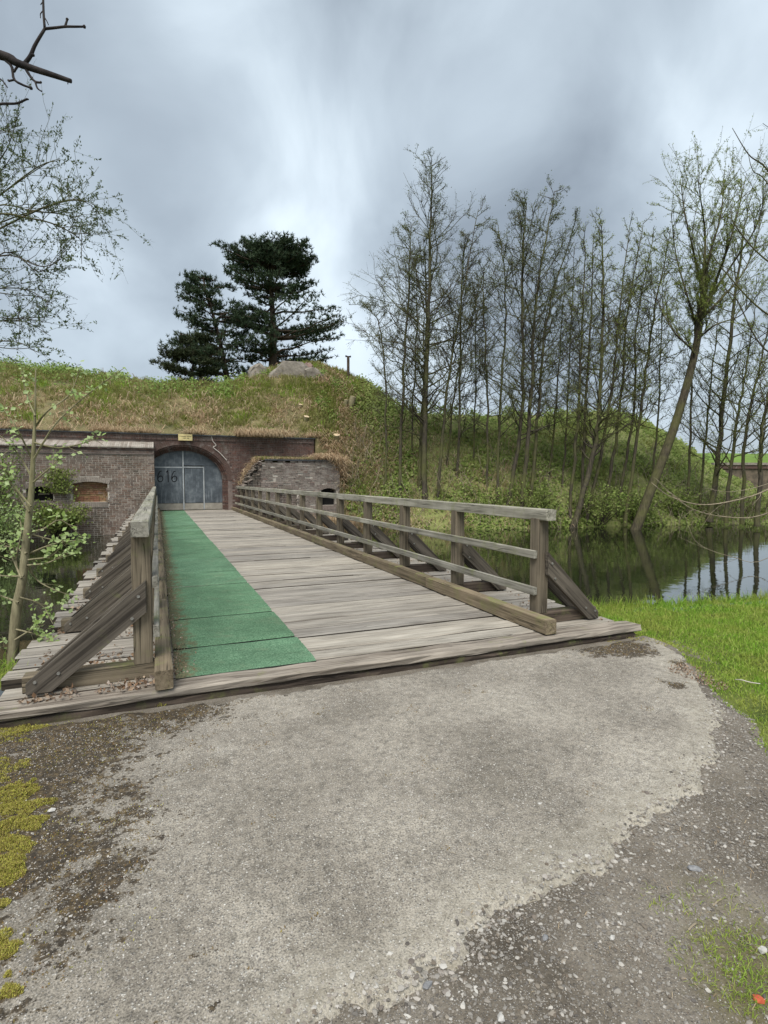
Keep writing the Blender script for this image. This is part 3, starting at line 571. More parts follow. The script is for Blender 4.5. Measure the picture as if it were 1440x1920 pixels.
def stroke(pts, wd, y):
    p = spline(pts, 26); mb = MB(); p3 = np.stack([p[:, 0], np.full(len(p), y), p[:, 1]], -1); t_ = unit(np.gradient(p, axis=0)); nn = np.stack([-t_[:, 1], t_[:, 0]], -1) * wd / 2
    V = np.concatenate([np.stack([p[:, 0] + s_ * nn[:, 0], np.full(len(p), y), p[:, 1] + s_ * nn[:, 1]], -1) for s_ in (1, -1)]); n = len(p)
    i = np.arange(n - 1); mb.add(V, np.stack([i, i + 1, n + i + 1, n + i], -1)); return mb
SIX = [(0.72, 0.98), (0.42, 0.93), (0.14, 0.62), (0.05, 0.28), (0.22, 0.03), (0.58, 0.0), (0.86, 0.18), (0.84, 0.42), (0.55, 0.52), (0.22, 0.42), (0.07, 0.25)]
ONE = [(0.30, 0.84), (0.55, 1.0), (0.585, 0.98), (0.60, 0.5), (0.61, -0.05)]
q0 = ony(295, 903, GYP); q1 = ony(333, 883, GYP); dw = (q1[0] - q0[0]) / 3.0; dh = q1[2] - q0[2]
for k, D in enumerate((SIX, ONE, SIX)):
    gb(stroke([(q0[0] + dw * (k * 1.02 + 0.02 + 0.9 * a), q0[2] + dh * b_ * (1.0 if k != 1 else 1.02)) for a, b_ in D], 0.042, GYP - 0.009), 'painted_digit', BLACK)
# parapet: dentil course and slate cap above the portal
fb(bricks((-9.0, 7.7), (3.42, 3.62), FY - 0.05, lambda x, z: True, L=0.10, J=0.035), 'dentil_course', BRR, kind='stuff')
m_ = MB(); m_.box((-9.0, FY - 0.03, 3.42), (7.7, FY + 0.5, 3.64)); fb(m_, 'parapet_core', MORTARD)
m_ = MB(); xs = np.linspace(-12, 7.75, 60)
for a, b_ in zip(xs[:-1], xs[1:]): m_.box((a + 0.004, FY - 0.13 - rnd.random() * 0.02, 3.645 + rnd.random() * 0.012), (b_ - 0.004, FY + 0.7, 3.70 + rnd.random() * 0.012))
fb(m_, 'slate_cap', SLATE, kind='stuff')
# left wing
LXR = -0.12
WIN1 = (-3.42, -2.05, 0.53, 1.33); WIN2 = (-5.15, -4.15, 0.60, 1.12)
def seg_top(x, wn): return wn[3] + 0.10 * (1 - ((x - (wn[0] + wn[1]) / 2) / ((wn[1] - wn[0]) / 2)) ** 2)
def in_win(x, z, wn, m=0.0): return wn[0] - m < x < wn[1] + m and wn[2] - m * 1.2 < z < seg_top(x, wn) + m * 1.15
def keep_left(x, z):
    for wn in (WIN1, WIN2):
        if in_win(x, z, wn) or (wn[0] - 0.08 < x < wn[1] + 0.08 and seg_top(x, wn) - 0.03 < z < seg_top(x, wn) + 0.25) or (wn[0] < x < wn[1] and wn[2] - 0.26 < z < wn[2]): return False
    return True
def wall_core(xr, zr, y, th, wins):
    """backing wall with real window openings"""
    mb = MB(); cuts = sorted(wins); x = xr[0]
    for wn in cuts:
        mb.box((x, y, zr[0]), (wn[0], y + th, zr[1])); mb.box((wn[0], y, zr[0]), (wn[1], y + th, wn[2])); xs = np.linspace(wn[0], wn[1], 9)
        for a, b_ in zip(xs[:-1], xs[1:]): mb.box((a, y, seg_top((a + b_) / 2, wn)), (b_, y + th, zr[1]))
        x = wn[1]
    mb.box((x, y, zr[0]), (xr[1], y + th, zr[1])); return mb
fb(wall_core((-12, LXR), (-2.2, 2.90), WY + 0.006, 0.5, (WIN1, WIN2)), 'wall_core', MORTAR)
fb(bricks((-11, LXR), (-1.1, 2.66), WY, keep_left), 'brickwork', BR, kind='stuff')
m_ = bricks((WY, FY + 0.1), (-1.1, 2.9), 0, lambda x, z: True)     # return face of the wing by the gate
for v_ in m_.v: v_[:, [0, 1]] = v_[:, [1, 0]]; v_[:, 0] = LXR - v_[:, 0]
fb(m_, 'return_brickwork', BR, kind='stuff')
for k, (z0, z1, pr) in enumerate(((2.66, 2.73, 0.03), (2.735, 2.80, 0.07), (2.865, 2.93, 0.12))):
    fb(bricks((-11, LXR), (z0, z1), WY - pr, lambda x, z: True, L=0.105 if k != 2 else 0.22, J=0.05 if k == 1 else 0.012, dep=0.2), 'cornice_course', BR if k != 2 else BRR, kind='stuff')
m_ = MB(); m_.box((-11, WY - 0.06, 2.66), (LXR, WY + 0.3, 2.86)); fb(m_, 'cornice_core', MORTARD)
V = []; x = -11.0                               # sloping coping of bricks on edge
m_ = MB()
while x < LXR - 0.05:
    dz = rnd.random() * 0.012; x1 = min(x + 0.078, LXR)
    m_.add([(x, WY - 0.17, 2.935), (x1, WY - 0.17, 2.935), (x1, FY + 0.02, 2.935), (x, FY + 0.02, 2.935), (x, WY - 0.17, 2.985 + dz), (x1, WY - 0.17, 2.985 + dz), (x1, FY + 0.02, 3.30 + dz), (x, FY + 0.02, 3.30 + dz)],
           [(4, 5, 6, 7), (0, 1, 5, 4), (1, 2, 6, 5), (2, 3, 7, 6), (3, 0, 4, 7)]); x += 0.085
fb(m_, 'coping', BRC, kind='stuff')
def window_trim(wn, mat, y):
    cx = (wn[0] + wn[1]) / 2; n = int((wn[1] - wn[0] + 0.16) / 0.078)
    for i in range(n):                           # segmental arch of bricks on end, each a piece
        xa = wn[0] - 0.08 + (wn[1] - wn[0] + 0.16) * i / n; xb = xa + (wn[1] - wn[0] + 0.16) / n - 0.014; sl = ((xa + xb) / 2 - cx) * 0.10; mb = MB(); p = y - 0.012 - rnd.random() * 0.012
        za, zb = seg_top(np.clip(xa, *wn[:2]), wn) - 0.0, seg_top(np.clip(xb, *wn[:2]), wn) - 0.0
        mb.add([(xa, p, za), (xb, p, zb), (xb + sl, p, zb + 0.22), (xa + sl, p, za + 0.22), (xa, p + 0.13, za), (xb, p + 0.13, zb), (xb + sl, p + 0.13, zb + 0.22), (xa + sl, p + 0.13, za + 0.22)], [(0, 1, 2, 3), (0, 4, 5, 1), (1, 5, 6, 2), (2, 6, 7, 3), (3, 7, 4, 0)])
        fb(mb, 'brick', mat)
    n = int((wn[1] - wn[0]) / 0.078)
    for i in range(n):                           # sill of bricks on end
        xa = wn[0] + (wn[1] - wn[0]) * i / n; mb = MB(); p = y - 0.03 - rnd.random() * 0.012; mb.box((xa + 0.006, p, wn[2] - 0.235), (xa + (wn[1] - wn[0]) / n - 0.006, y + 0.12, wn[2] - 0.005)); fb(mb, 'brick', mat)
window_trim(WIN1, BRC, WY); window_trim(WIN2, BRG, WY)
fb(bricks((WIN1[0] + 0.02, WIN1[1] - 0.02), (WIN1[2], WIN1[3] + 0.1), WY + 0.30, lambda x, z: z > 0.86 or z < 0.74 or int((x + 9) / 0.12) % 2 == 0), 'window_infill', BRO, kind='stuff')
m_ = MB(); m_.box((WIN1[0] - 0.1, WY + 0.33, WIN1[2] - 0.1), (WIN1[1] + 0.1, WY + 0.45, WIN1[3] + 0.25)); fb(m_, 'window_back', simple('ochre_plaster', (0.30, 0.21, 0.10), (0.19, 0.12, 0.06), 3))
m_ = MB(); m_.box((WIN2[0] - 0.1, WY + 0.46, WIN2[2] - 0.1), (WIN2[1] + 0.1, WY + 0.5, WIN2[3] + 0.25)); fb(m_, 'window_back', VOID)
m_ = MB(); m_.box((-4.75, WY + 0.40, 0.86), (-4.35, WY + 0.45, 0.93)); fb(m_, 'window_bar', CONC)
# right wing: ruined at its left end, with a low arched opening
WIN3 = (7.75, 8.55, 0.2, 0.98); WIN4 = (5.6, 6.5, 0.2, 0.95)
def rtop(x): return np.interp(x, [4.1, 4.3, 4.55, 4.8, 5.2, 8.2, 8.7], [1.2, 1.75, 2.05, 2.38, 2.46, 2.46, 2.3])
def keep_right(x, z):
    if z > rtop(x) + 0.12 * (fbm(np.array(x * 3.0), np.array(z * 3.0)) - 0.5): return False
    for wn in (WIN3, WIN4):
        if in_win(x, z, wn) or (wn[0] - 0.08 < x < wn[1] + 0.08 and seg_top(x, wn) - 0.03 < z < seg_top(x, wn) + 0.25) or (wn[0] < x < wn[1] and wn[2] - 0.26 < z < wn[2]): return False
    return True
m_ = wall_core((4.75, 8.75), (-2.2, 2.36), WY + 0.010, 0.5, (WIN3, WIN4)); fb(m_, 'wall_core', MORTAR)
m_ = MB(); xs = np.linspace(4.05, 4.75, 12)
for a, b_ in zip(xs[:-1], xs[1:]): m_.box((a, WY + 0.06 + rnd.random() * 0.06, -2.2), (b_, FY - 0.01, rtop(a) - 0.1 - rnd.random() * 0.15))
fb(m_, 'broken_core', MORTAR, kind='stuff')
fb(bricks((4.05, 8.75), (-1.1, 2.46), WY, keep_right, proud=0.035, scale_missing=0.035), 'brickwork', BRG, kind='stuff')
m_ = MB(); m_.box((4.9, WY - 0.08, 2.465), (8.45, WY + 0.5, 2.53)); fb(m_, 'slate_cap', SLATE)
m_ = MB(); m_.box((4.6, WY + 0.45, -2.2), (8.75, FY - 0.01, 2.50)); fb(m_, 'ledge_core', EARTH)
window_trim(WIN3, BRG, WY); window_trim(WIN4, BRG, WY)
fb(bricks((WIN4[0] + 0.02, WIN4[1] - 0.02), (WIN4[2], WIN4[3] + 0.1), WY + 0.16, lambda x, z: True), 'window_infill', BRG, kind='stuff')
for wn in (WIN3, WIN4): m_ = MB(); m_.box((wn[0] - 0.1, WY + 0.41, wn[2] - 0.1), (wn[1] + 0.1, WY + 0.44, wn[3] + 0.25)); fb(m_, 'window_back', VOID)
# sign above the arch and a pale root on the bricks
pl = thing('sign_plate', (1.29, FY - 0.16, 3.40), 'small yellow plate with two lines of faded lettering above the arched gate', 'sign')
m_ = MB(); m_.box((-0.32, 0, 0.0), (0.32, 0.025, 0.31)); m_.build('plate', YELLOW, pl)
for zz_, x0, x1 in ((0.17, -0.25, 0.27), (0.085, -0.11, 0.16)):
    m_ = MB(); x = x0
    while x < x1:
        wl = 0.018 + rnd.random() * 0.02; m_.box((x, -0.003, zz_ + rnd.random() * 0.012), (x + wl, 0.0005, zz_ + 0.035 + rnd.random() * 0.012)); x += wl + (0.008 if rnd.random() < 0.8 else 0.04)
    m_.build('lettering', INK, pl)
m_ = MB(); m_.tube(spline([ony(u, v, FY - 0.06) for u, v in ((396, 816), (399, 827), (405, 835), (400, 839), (412, 849), (425, 863))], 24), 0.02, 5)
m_.build('dangling_root', CORD, label='pale root hanging across the bricks right of the sign plate', category='root')

# ================================================================== BRIDGE
Y0, Y1 = 4.14, 28.78
bridge = thing('footbridge', (1.75, Y0, 0), 'long weathered timber footbridge with post and rail sides leading to the gate', 'bridge')
BI = Matrix.Translation(bridge.location).inverted()
def board_mesh(name, L, Wd, T, ch=0.008, seg=4, jit=0.004, bow=0.0):
    """timber: length along local X, centred; chamfered, a little uneven"""
    mb = MB(); a, b_ = Wd / 2, T / 2
    cs = np.array([(-a + ch, -b_), (a - ch, -b_), (a, -b_ + ch), (a, b_ - ch), (a - ch, b_), (-a + ch, b_), (-a, b_ - ch), (-a, -b_ + ch)])
    xs = np.linspace(-L / 2, L / 2, seg + 1); R = []
    for i, x in enumerate(xs):
        j = (rs.rand(8, 2) - .5) * 2 * jit; sh = 1 - (0.02 if i in (0, seg) else 0); z = bow * math.sin(i / seg * math.pi)
        R.append(np.column_stack([x + (rs.rand(8) - .5) * jit * (3 if i in (0, seg) else 0), cs[:, 0] * sh + j[:, 0], cs[:, 1] * sh + j[:, 1] + z]))
    i = np.arange(seg)[:, None] * 8; j = np.arange(8)[None]; j2 = (j + 1) % 8
    mb.add(np.array(R), np.stack([i + j, i + j2, i + 8 + j2, i + 8 + j], -1).reshape(-1, 4)[:, ::-1], [list(range(8))], [list(range(seg * 8, seg * 8 + 8))[::-1]])
    return mb.mesh(name)
def timber(name, p0, p1, Wd, T, mat, mesh=None, roll=0.0, parent=None, **kw):
    """a timber from p0 to p1; local Z kept as near to up as possible"""
    p0, p1 = Vector(p0), Vector(p1); d = p1 - p0; X = d.normalized(); Zr = Vector((0, 0, 1)) if abs(X.z) < 0.95 else Vector((0, 1, 0))
    Yv = Zr.cross(X).normalized(); Zv = X.cross(Yv)
    R = Matrix((X, Yv, Zv)).transposed().to_4x4() @ Matrix.Rotation(roll, 4, 'X')
    me = mesh or board_mesh(name, d.length, Wd, T, **kw); o = link(name, me, mat, parent or bridge)
    o.matrix_parent_inverse = BI if (parent or bridge) is bridge else (parent or bridge).matrix_world.inverted()
    mw = Matrix.Translation((p0 + p1) / 2) @ R; o.matrix_basis = mw; return o
PLT = 0.09
# one plank after another across the bridge: eight shared meshes, scaled to each plank's width
var = [board_mesh('plank', 5.5, 1.0, PLT, ch=0.008, seg=10, jit=0.003) for _ in range(8)]
for me in var:
    co = np.empty(len(me.vertices) * 3, np.float32); me.vertices.foreach_get('co', co); co = co.reshape(-1, 3)
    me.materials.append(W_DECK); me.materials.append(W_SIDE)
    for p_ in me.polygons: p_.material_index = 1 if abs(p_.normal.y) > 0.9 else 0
    co[:, 1] = np.sign(co[:, 1]) * (0.5 - (0.5 - np.abs(co[:, 1])) * 3.5); me.vertices.foreach_set('co', co.ravel())
y = Y0; GW = [0.02]; i = 0
front = timber('plank', (-1.12, Y0 + 0.115, -0.034), (4.60, Y0 + 0.115, -0.034), 0.225, 0.060, W_FRONT, seg=26, jit=0.008, ch=0.012)
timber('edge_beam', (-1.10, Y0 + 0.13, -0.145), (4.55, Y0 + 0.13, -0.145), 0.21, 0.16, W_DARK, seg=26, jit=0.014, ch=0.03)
gaps = [Y0 + 0.232]; y = Y0 + 0.236
while y < Y1 - 0.1:
    wd = rnd.choice((0.20, 0.22, 0.24, 0.26, 0.29)); gap = 0.011 + 0.008 * rnd.random() + (0.022 + 0.012 * rnd.random() if rnd.random() < 0.26 else 0); GW.append(gap)
    x0 = -1.03 - rnd.random() * 0.12; x1 = 4.46 + rnd.random() * 0.10
    if rnd.random() < 0.16: x0 += 0.22
    if rnd.random() < 0.12: x1 -= 0.2
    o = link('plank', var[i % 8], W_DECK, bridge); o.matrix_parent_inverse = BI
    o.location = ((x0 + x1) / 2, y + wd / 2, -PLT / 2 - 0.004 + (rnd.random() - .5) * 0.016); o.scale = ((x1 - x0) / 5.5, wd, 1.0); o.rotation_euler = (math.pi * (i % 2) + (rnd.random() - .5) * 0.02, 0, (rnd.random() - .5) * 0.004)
    y += wd + gap; gaps.append(y - gap / 2); i += 1
gaps = np.array(gaps)
# stringers, cross heads and piles below
for x in (-0.7, 0.5, 1.75, 3.0, 4.2): timber('stringer', (x, Y0 + 0.05, -0.23), (x, Y1, -0.23), 0.2, 0.26, W_DARK)
for yy in (4.75, 9.0, 13.4, 17.8, 22.2, 26.4):
    timber('cross_head', (-1.2, yy, -0.50), (4.7, yy, -0.50), 0.24, 0.26, W_DARK)
    for x in (-0.95, 0.9, 2.6, 4.4): timber('pile', (x, yy, -2.4), (x, yy, -0.64), 0.26, 0.26, W_DARK, ch=0.07)
m_ = MB(); m_.box((-1.3, 4.45, -2.3), (4.75, 4.68, -0.2)); m_.build('abutment', CONC, kind='structure')
# kerbs
for xa, starts in ((0.012, Y0 - 0.01), (3.485, Y0 + 0.06)):
    yy = starts
    while yy < Y1 - 0.2:
        ye = min(yy + 2.55, Y1 - 0.05); timber('kerb_beam', (xa, yy, 0.078), (xa, ye - 0.012, 0.078), 0.125 if xa < 1 else 0.135, 0.145, W_KERB, ch=0.008, seg=6, jit=0.003); yy = ye
# railing frames
PS, NP = 1.68, 15
def brace(xo, xt, y, out, zt):
    """sloping strut: foot cut level and plumb, head cut plumb against the post; local X along the grain"""
    a = Vector((xo, 0, 0.075)); b_ = Vector((xt + out * 0.02, 0, zt - 0.10)); X = (b_ - a).normalized(); Yv = Vector((0, 0, 1)).cross(X).normalized(); Zv = X.cross(Yv)
    sl = (zt - 0.075) / (abs(xt - xo)); h = 0.235
    poly = [(xo + out * 0.02, 0.012), (xo + out * 0.02, 0.085), (xo + out * 0.0, 0.105), (xt + out * 0.0, zt), (xt, zt - h), (xo - out * ((h - 0.09) / sl - 0.03), 0.012)]
    R = Matrix((X, Yv, Zv)).transposed().to_4x4(); Mw = Matrix.Translation(((a + b_) / 2) + Vector((0, y, 0))) @ R; Mi = Mw.inverted(); mb = MB(); V = []; n = len(poly); c = 0.006
    cx = sum(p[0] for p in poly) / n; cz = sum(p[1] for p in poly) / n
    for dy, s_ in ((-0.029, 1), (-0.023, 0), (0.023, 0), (0.029, 1)):
        for (px, pz_) in poly:
            d = Vector((cx - px, 0, cz - pz_)).normalized() * c * s_; V.append(tuple(Mi @ Vector((px + d.x, y + dy, pz_ + d.z))))
    f = [tuple(range(n)), tuple(range(4 * n - 1, 3 * n - 1, -1))]; q = []
    for k in range(3):
        for j in range(n): q.append((k * n + j, (k + 1) * n + j, (k + 1) * n + (j + 1) % n, k * n + (j + 1) % n))
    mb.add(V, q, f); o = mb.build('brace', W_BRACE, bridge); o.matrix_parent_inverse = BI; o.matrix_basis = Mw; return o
boltm = MB(); boltm.tube([(0, 0.014, 0), (0, -0.008, 0)], [0.013, 0.011], 8, True); boltm = boltm.mesh('bolt'); boltm.materials.append(BOLT)
post_v = [board_mesh('post', 0.98, 0.135, 0.135, ch=0.007, seg=4, jit=0.003) for _ in range(4)]
brace_v = None
for side, px0, out in ((-1, -0.125, -1), (1, 3.665, 1)):
    for k in range(NP):
        yc = (4.49 if side < 0 else 4.62) + PS * k
        if yc > 27.9: continue
        timber('post', (px0, yc, 0.125), (px0, yc, 1.10), 0.135, 0.135, W_POST, mesh=post_v[k % 4])
        xo = px0 + out * 0.73 if side < 0 else px0 + out * 0.68
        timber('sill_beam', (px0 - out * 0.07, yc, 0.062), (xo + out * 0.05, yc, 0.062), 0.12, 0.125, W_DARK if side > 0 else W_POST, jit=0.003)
        for f_, yo in (('brace', -0.098), ('brace', 0.098)):
            xt = px0 + out * (-0.03 if side < 0 else 0.02)
            bb = brace(xo, xt, yc + yo, out, 0.745 + 0.02 * rnd.random())
            if k < 4 and yo < 0:
                for (fx, fz) in ((0.05, 0.0), (0.24, -0.08), (0.93, -0.03), (0.87, -0.15)):
                    pt = Vector((xo, yc + yo - 0.030, 0.065)).lerp(Vector((xt, yc + yo - 0.030, 0.72)), fx) + Vector((0, 0, fz))
                    bo = link('bolt', boltm, None, bb); bpy.context.view_layer.update() if False else None
                    bo.matrix_parent_inverse = bb.matrix_basis.inverted(); bo.matrix_basis = Matrix.Translation(pt)
        # bolt parents sit in the bridge's space, see fix-up below
    inner = px0 - out * 0.092
    ys = [4.30 if side < 0 else 4.44] + [(4.49 if side < 0 else 4.62) + PS * k for k in (3, 6, 9, 12)] + [27.95]
    for a, b_ in zip(ys[:-1], ys[1:]):
        timber('top_rail', (px0, a, 1.145), (px0, b_ - 0.006, 1.145), 0.125, 0.115, W_RAIL, ch=0.006, seg=8, jit=0.003)
        for z in (0.735, 0.355): timber('mid_rail', (inner, a + 0.12, z), (inner, b_ + 0.114, z), 0.045, 0.085, W_RAIL, ch=0.006, seg=6, jit=0.003)
for o in bpy.data.objects:                    # bolts: parent inverse relative to the brace's true place
    if o.name.startswith('bolt'): o.matrix_parent_inverse = (BI.inverted() @ BI @ o.parent.matrix_basis).inverted()

# carpet runner: panels butted end to end, each a piece
BACKING = simple('carpet_backing', (0.02, 0.028, 0.022), (0.01, 0.012, 0.01), 40)
runner = thing('carpet_runner', (0.09, 4.33, 0.0), 'green carpet runner laid along the left side of the bridge deck', 'carpet')
GW = np.array(GW); seams = [g_ for g_, w_ in zip(gaps, GW) if w_ > 0.033 and 4.7 < g_ < 28.0]; sm = [4.33]
for g_ in seams:
    if g_ - sm[-1] > 0.55: sm.append(g_)
sm.append(28.45)
for k in range(len(sm) - 1):
    ya, yb = sm[k] + (0.020 if k else 0), sm[k + 1] - 0.020; cy = np.unique(np.concatenate([np.arange(ya, yb, 0.03), [yb]])); cx = np.linspace(0.0, 1.09, 14); CX, CY = np.meshgrid(cx, cy, indexing='ij')
    dg = np.min(np.abs(cy[:, None] - gaps[None]), axis=1); ed = np.minimum(cy - ya, yb - cy)
    CZ = 0.019 - (0.007 * np.exp(-(dg / 0.02) ** 2))[None] + 0.010 * (fbm(CX * 3 + k, CY * 3) - .5) - (0.013 * np.exp(-(ed / 0.03)))[None]
    CXX = CX + 0.014 * (fbm(CX * 0 + 3, CY * 1.6) - 0.5) + (rnd.random() - .5) * 0.012
    mb = MB(); mb.add(np.stack([CXX, CY - 4.33, CZ], -1), grid_faces(len(cx), len(cy)))
    for e_ in (np.stack([CXX[0], CY[0] - 4.33, CZ[0]], -1), np.stack([CXX[-1], CY[-1] - 4.33, CZ[-1]], -1), np.stack([CXX[:, 0], CY[:, 0] - 4.33, CZ[:, 0]], -1), np.stack([CXX[:, -1], CY[:, -1] - 4.33, CZ[:, -1]], -1)):
        e2 = e_.copy(); e2[:, 2] = -0.012; n = len(e_); i = np.arange(n - 1); mb.add(np.concatenate([e_, e2]), np.stack([i, i + 1, n + i + 1, n + i], -1))
    me = mb.mesh('carpet_panel'); me.materials.append(CARPET); me.materials.append(BACKING); nf_ = (len(cx) - 1) * (len(cy) - 1); me.polygons.foreach_set('material_index', np.where(np.arange(len(me.polygons)) < nf_, 0, 1).astype(np.int32)); link('carpet_panel', me, None, runner)

# ================================================================== TREES
def tree(name, label, path, r0, nb, blen, leafn, leafs, bmat, lmat, start=0.3, elev=(0.5, 1.1), group=None, twigs=4, tipr=0.012, cat='tree', leaf_from=0.35, aspect=0.55, k=7, side=None, seed=0):
    """trunk with limbs and a crown of twigs and leaves; path in world space from the foot up"""
    global rs
    rs = np.random.RandomState(1000 + seed)
    base = np.array(path[0], float); P = spline(path, 22) - base
    P[1:-1] += (rs.rand(20, 3) - .5) * 0.10 * np.array([1, 1, 0.2])
    tt = np.linspace(0, 1, 22); R = r0 * (1 - tt) ** 0.8 + tipr; R[0] *= 1.25
    root = thing(name, base, label, cat, group)
    tr = MB(); tr.tube(P, R, k); cr = MB(); LP = []
    H = np.linalg.norm(P[-1] - P[0])
    for i in range(nb):
        t_ = start + (1 - start) * (i + rs.rand()) / nb; f_ = t_ * 21; i0 = min(int(f_), 20); o = P[i0] + (P[i0 + 1] - P[i0]) * (f_ - i0)
        az = rs.rand() * 2 * math.pi if side is None else side + (rs.rand() - .5) * 2.0
        el = elev[0] + (elev[1] - elev[0]) * rs.rand(); tq = (t_ - start) / (1 - start); L = blen * (0.45 + 0.62 * math.sin(math.pi * min(1.0, tq * 1.15 + 0.12)) ** 0.8 - 0.15 * tq) * (0.55 + 0.75 * rs.rand())
        d = np.array([math.cos(az) * math.cos(el), math.sin(az) * math.cos(el), math.sin(el)]); n = 6; pts = [o]
        for s_ in range(n): d = unit(d + rs.normal(size=3) * 0.14 + np.array([0, 0, 0.07])); pts.append(pts[-1] + d * L / n)
        pts = np.array(pts); rb = max(0.018, R[i0] * 0.40); (tr if rb > 0.03 else cr).tube(pts, np.linspace(rb, 0.010, n + 1), 4)
        for q in range(max(2, int(twigs * (0.5 + L / blen)))):
            s_ = 0.2 + 0.8 * rs.rand(); f2 = s_ * n; j0 = min(int(f2), n - 1); o2 = pts[j0] + (pts[j0 + 1] - pts[j0]) * (f2 - j0)
            d2 = unit(unit(pts[j0 + 1] - pts[j0]) * 0.8 + rs.normal(size=3) * 0.6 + np.array([0, 0, 0.15])); l2 = L * (0.22 + 0.3 * rs.rand()); p2 = [o2]
            for _ in range(3): d2 = unit(d2 + rs.normal(size=3) * 0.18 + np.array([0, 0, 0.08])); p2.append(p2[-1] + d2 * l2 / 3)
            p2 = np.array(p2); cr.tube(p2, np.linspace(0.011, 0.006, 4), 3)
            for _ in range(3):
                o3 = p2[rs.randint(1, 3)]; d3 = unit(d2 + rs.normal(size=3) * 0.7); e3 = o3 + d3 * l2 * 0.4; cr.tube(np.array([o3, e3]), [0.007, 0.004], 3); LP.append((o3, e3))
            LP.append((p2[1], p2[3]))
    tr.build('trunk', bmat, root, smooth=True); cr.build('twigs', bmat, root, kind='stuff')
    if leafn:
        idx = rs.randint(0, len(LP), leafn); A_ = np.array([l[0] for l in LP])[idx]; B_ = np.array([l[1] for l in LP])[idx]
        pos = A_ + (B_ - A_) * rs.rand(leafn, 1) + rs.normal(size=(leafn, 3)) * 0.07
        zl = (pos[:, 2] / max(1e-3, P[:, 2].max())); pos = pos[zl > leaf_from * rs.rand(leafn)]
        lv = MB(); leaves(lv, pos, leafs, aspect); lv.build('crown', lmat, root, kind='stuff')
    return root
ROW = [  # photo positions foot to tip, trunk radius, leaves, depth
    ([(723, 935), (723, 752), (712, 613), (684, 552)], 0.05, 420, 29.0, 9, 1.9),
    ([(748, 945), (754, 752), (765, 558), (771, 398)], 0.085, 850, 28.6, 17, 2.0),
    ([(786, 950), (790, 800), (800, 600), (794, 425)], 0.10, 500, 28.9, 12, 1.8),
    ([(797, 950), (798, 752), (806, 502), (809, 283)], 0.15, 1000, 28.2, 26, 2.6),
    ([(816, 950), (835, 760), (857, 613), (897, 372)], 0.08, 520, 28.4, 18, 2.1),
    ([(852, 955), (862, 780), (865, 558), (876, 418)], 0.075, 520, 29.4, 15, 1.9),
    ([(912, 955), (915, 769), (907, 586), (905, 478)], 0.06, 420, 29.0, 12, 1.7),
    ([(931, 960), (937, 780), (948, 558), (934, 402)], 0.07, 700, 28.6, 15, 1.8),
    ([(944, 965), (979, 780), (979, 502), (988, 358)], 0.11, 1000, 28.3, 19, 2.1),
    ([(975, 968), (995, 769), (1006, 558), (1040, 338)], 0.115, 1250, 28.1, 22, 2.3),
    ([(992, 970), (1009, 769), (1029, 586), (1080, 392)], 0.09, 800, 28.4, 17, 2.0),
    ([(1066, 990), (1084, 774), (1092, 600), (1097, 410)], 0.08, 420, 28.5, 15, 1.6),
    ([(1088, 988), (1098, 774), (1108, 600), (1113, 418)], 0.08, 420, 28.8, 14, 1.5),
    ([(1072, 996), (1108, 870), (1123, 774), (1130, 560), (1126, 395)], 0.15, 700, 28.0, 22, 2.2),
    ([(1098, 990), (1140, 780), (1160, 600), (1181, 402)], 0.08, 460, 28.6, 16, 1.7),
    ([(1126, 990), (1162, 774), (1175, 600), (1206, 398)], 0.08, 460, 28.9, 16, 1.7),
    ([(1152, 985), (1187, 774), (1195, 600), (1226, 418)], 0.07, 460, 29.3, 15, 1.6),
    ([(1172, 982), (1201, 774), (1225, 600), (1258, 408)], 0.085, 700, 28.6, 17, 1.9),
    ([(770, 948), (774, 770), (782, 600), (780, 470)], 0.05, 420, 30.2, 11, 1.4),
    ([(835, 955), (846, 780), (872, 640), (905, 500)], 0.05, 380, 30.0, 11, 1.5),
    ([(885, 958), (890, 790), (893, 640), (890, 520)], 0.045, 360, 30.6, 10, 1.4),
    ([(1020, 975), (1038, 800), (1052, 640), (1060, 470)], 0.055, 420, 30.4, 12, 1.5),
    ([(1048, 985), (1062, 800), (1070, 640), (1076, 450)], 0.05, 400, 30.0, 12, 1.5),
    ([(1215, 985), (1232, 800), (1240, 640), (1246, 470)], 0.055, 420, 30.4, 12, 1.5)]
NTH = ['first', 'second', 'third', 'fourth', 'fifth', 'sixth', 'seventh', 'eighth', 'ninth', 'tenth', 'eleventh', 'twelfth', 'thirteenth', 'fourteenth', 'fifteenth', 'sixteenth', 'seventeenth', 'eighteenth', 'nineteenth', 'twentieth', 'twenty-first', 'twenty-second', 'twenty-third', 'twenty-fourth']
order = sorted(range(len(ROW)), key=lambda i: ROW[i][0][1][0])
EXTRA = {0: ', short and bent left', 3: ', the tallest', 4: ', leaning right', 13: ', crooked foot'}
for rank, i in enumerate(order):
    pts, r0, ln, dep, nb, bl = ROW[i]
    lab = f'{NTH[rank]} slender budding tree from the left across the water' + EXTRA.get(i, '')
    pts = pts[:-1] + [(pts[-1][0], pts[-1][1] + 20)]; P = [at(u, v, dep) for u, v in pts]; P[0][2] = min(P[0][2], -0.9)
    tree('slender_tree', lab, P, r0, int(nb * 3.0), bl * 1.3, int(ln * 6.5), 0.060, BARK, ALDERL if i < 11 or i > 17 else WILLOWL, start=0.26, elev=(0.15, 1.0), group='slender trees in a row across the moat', twigs=6, seed=i)
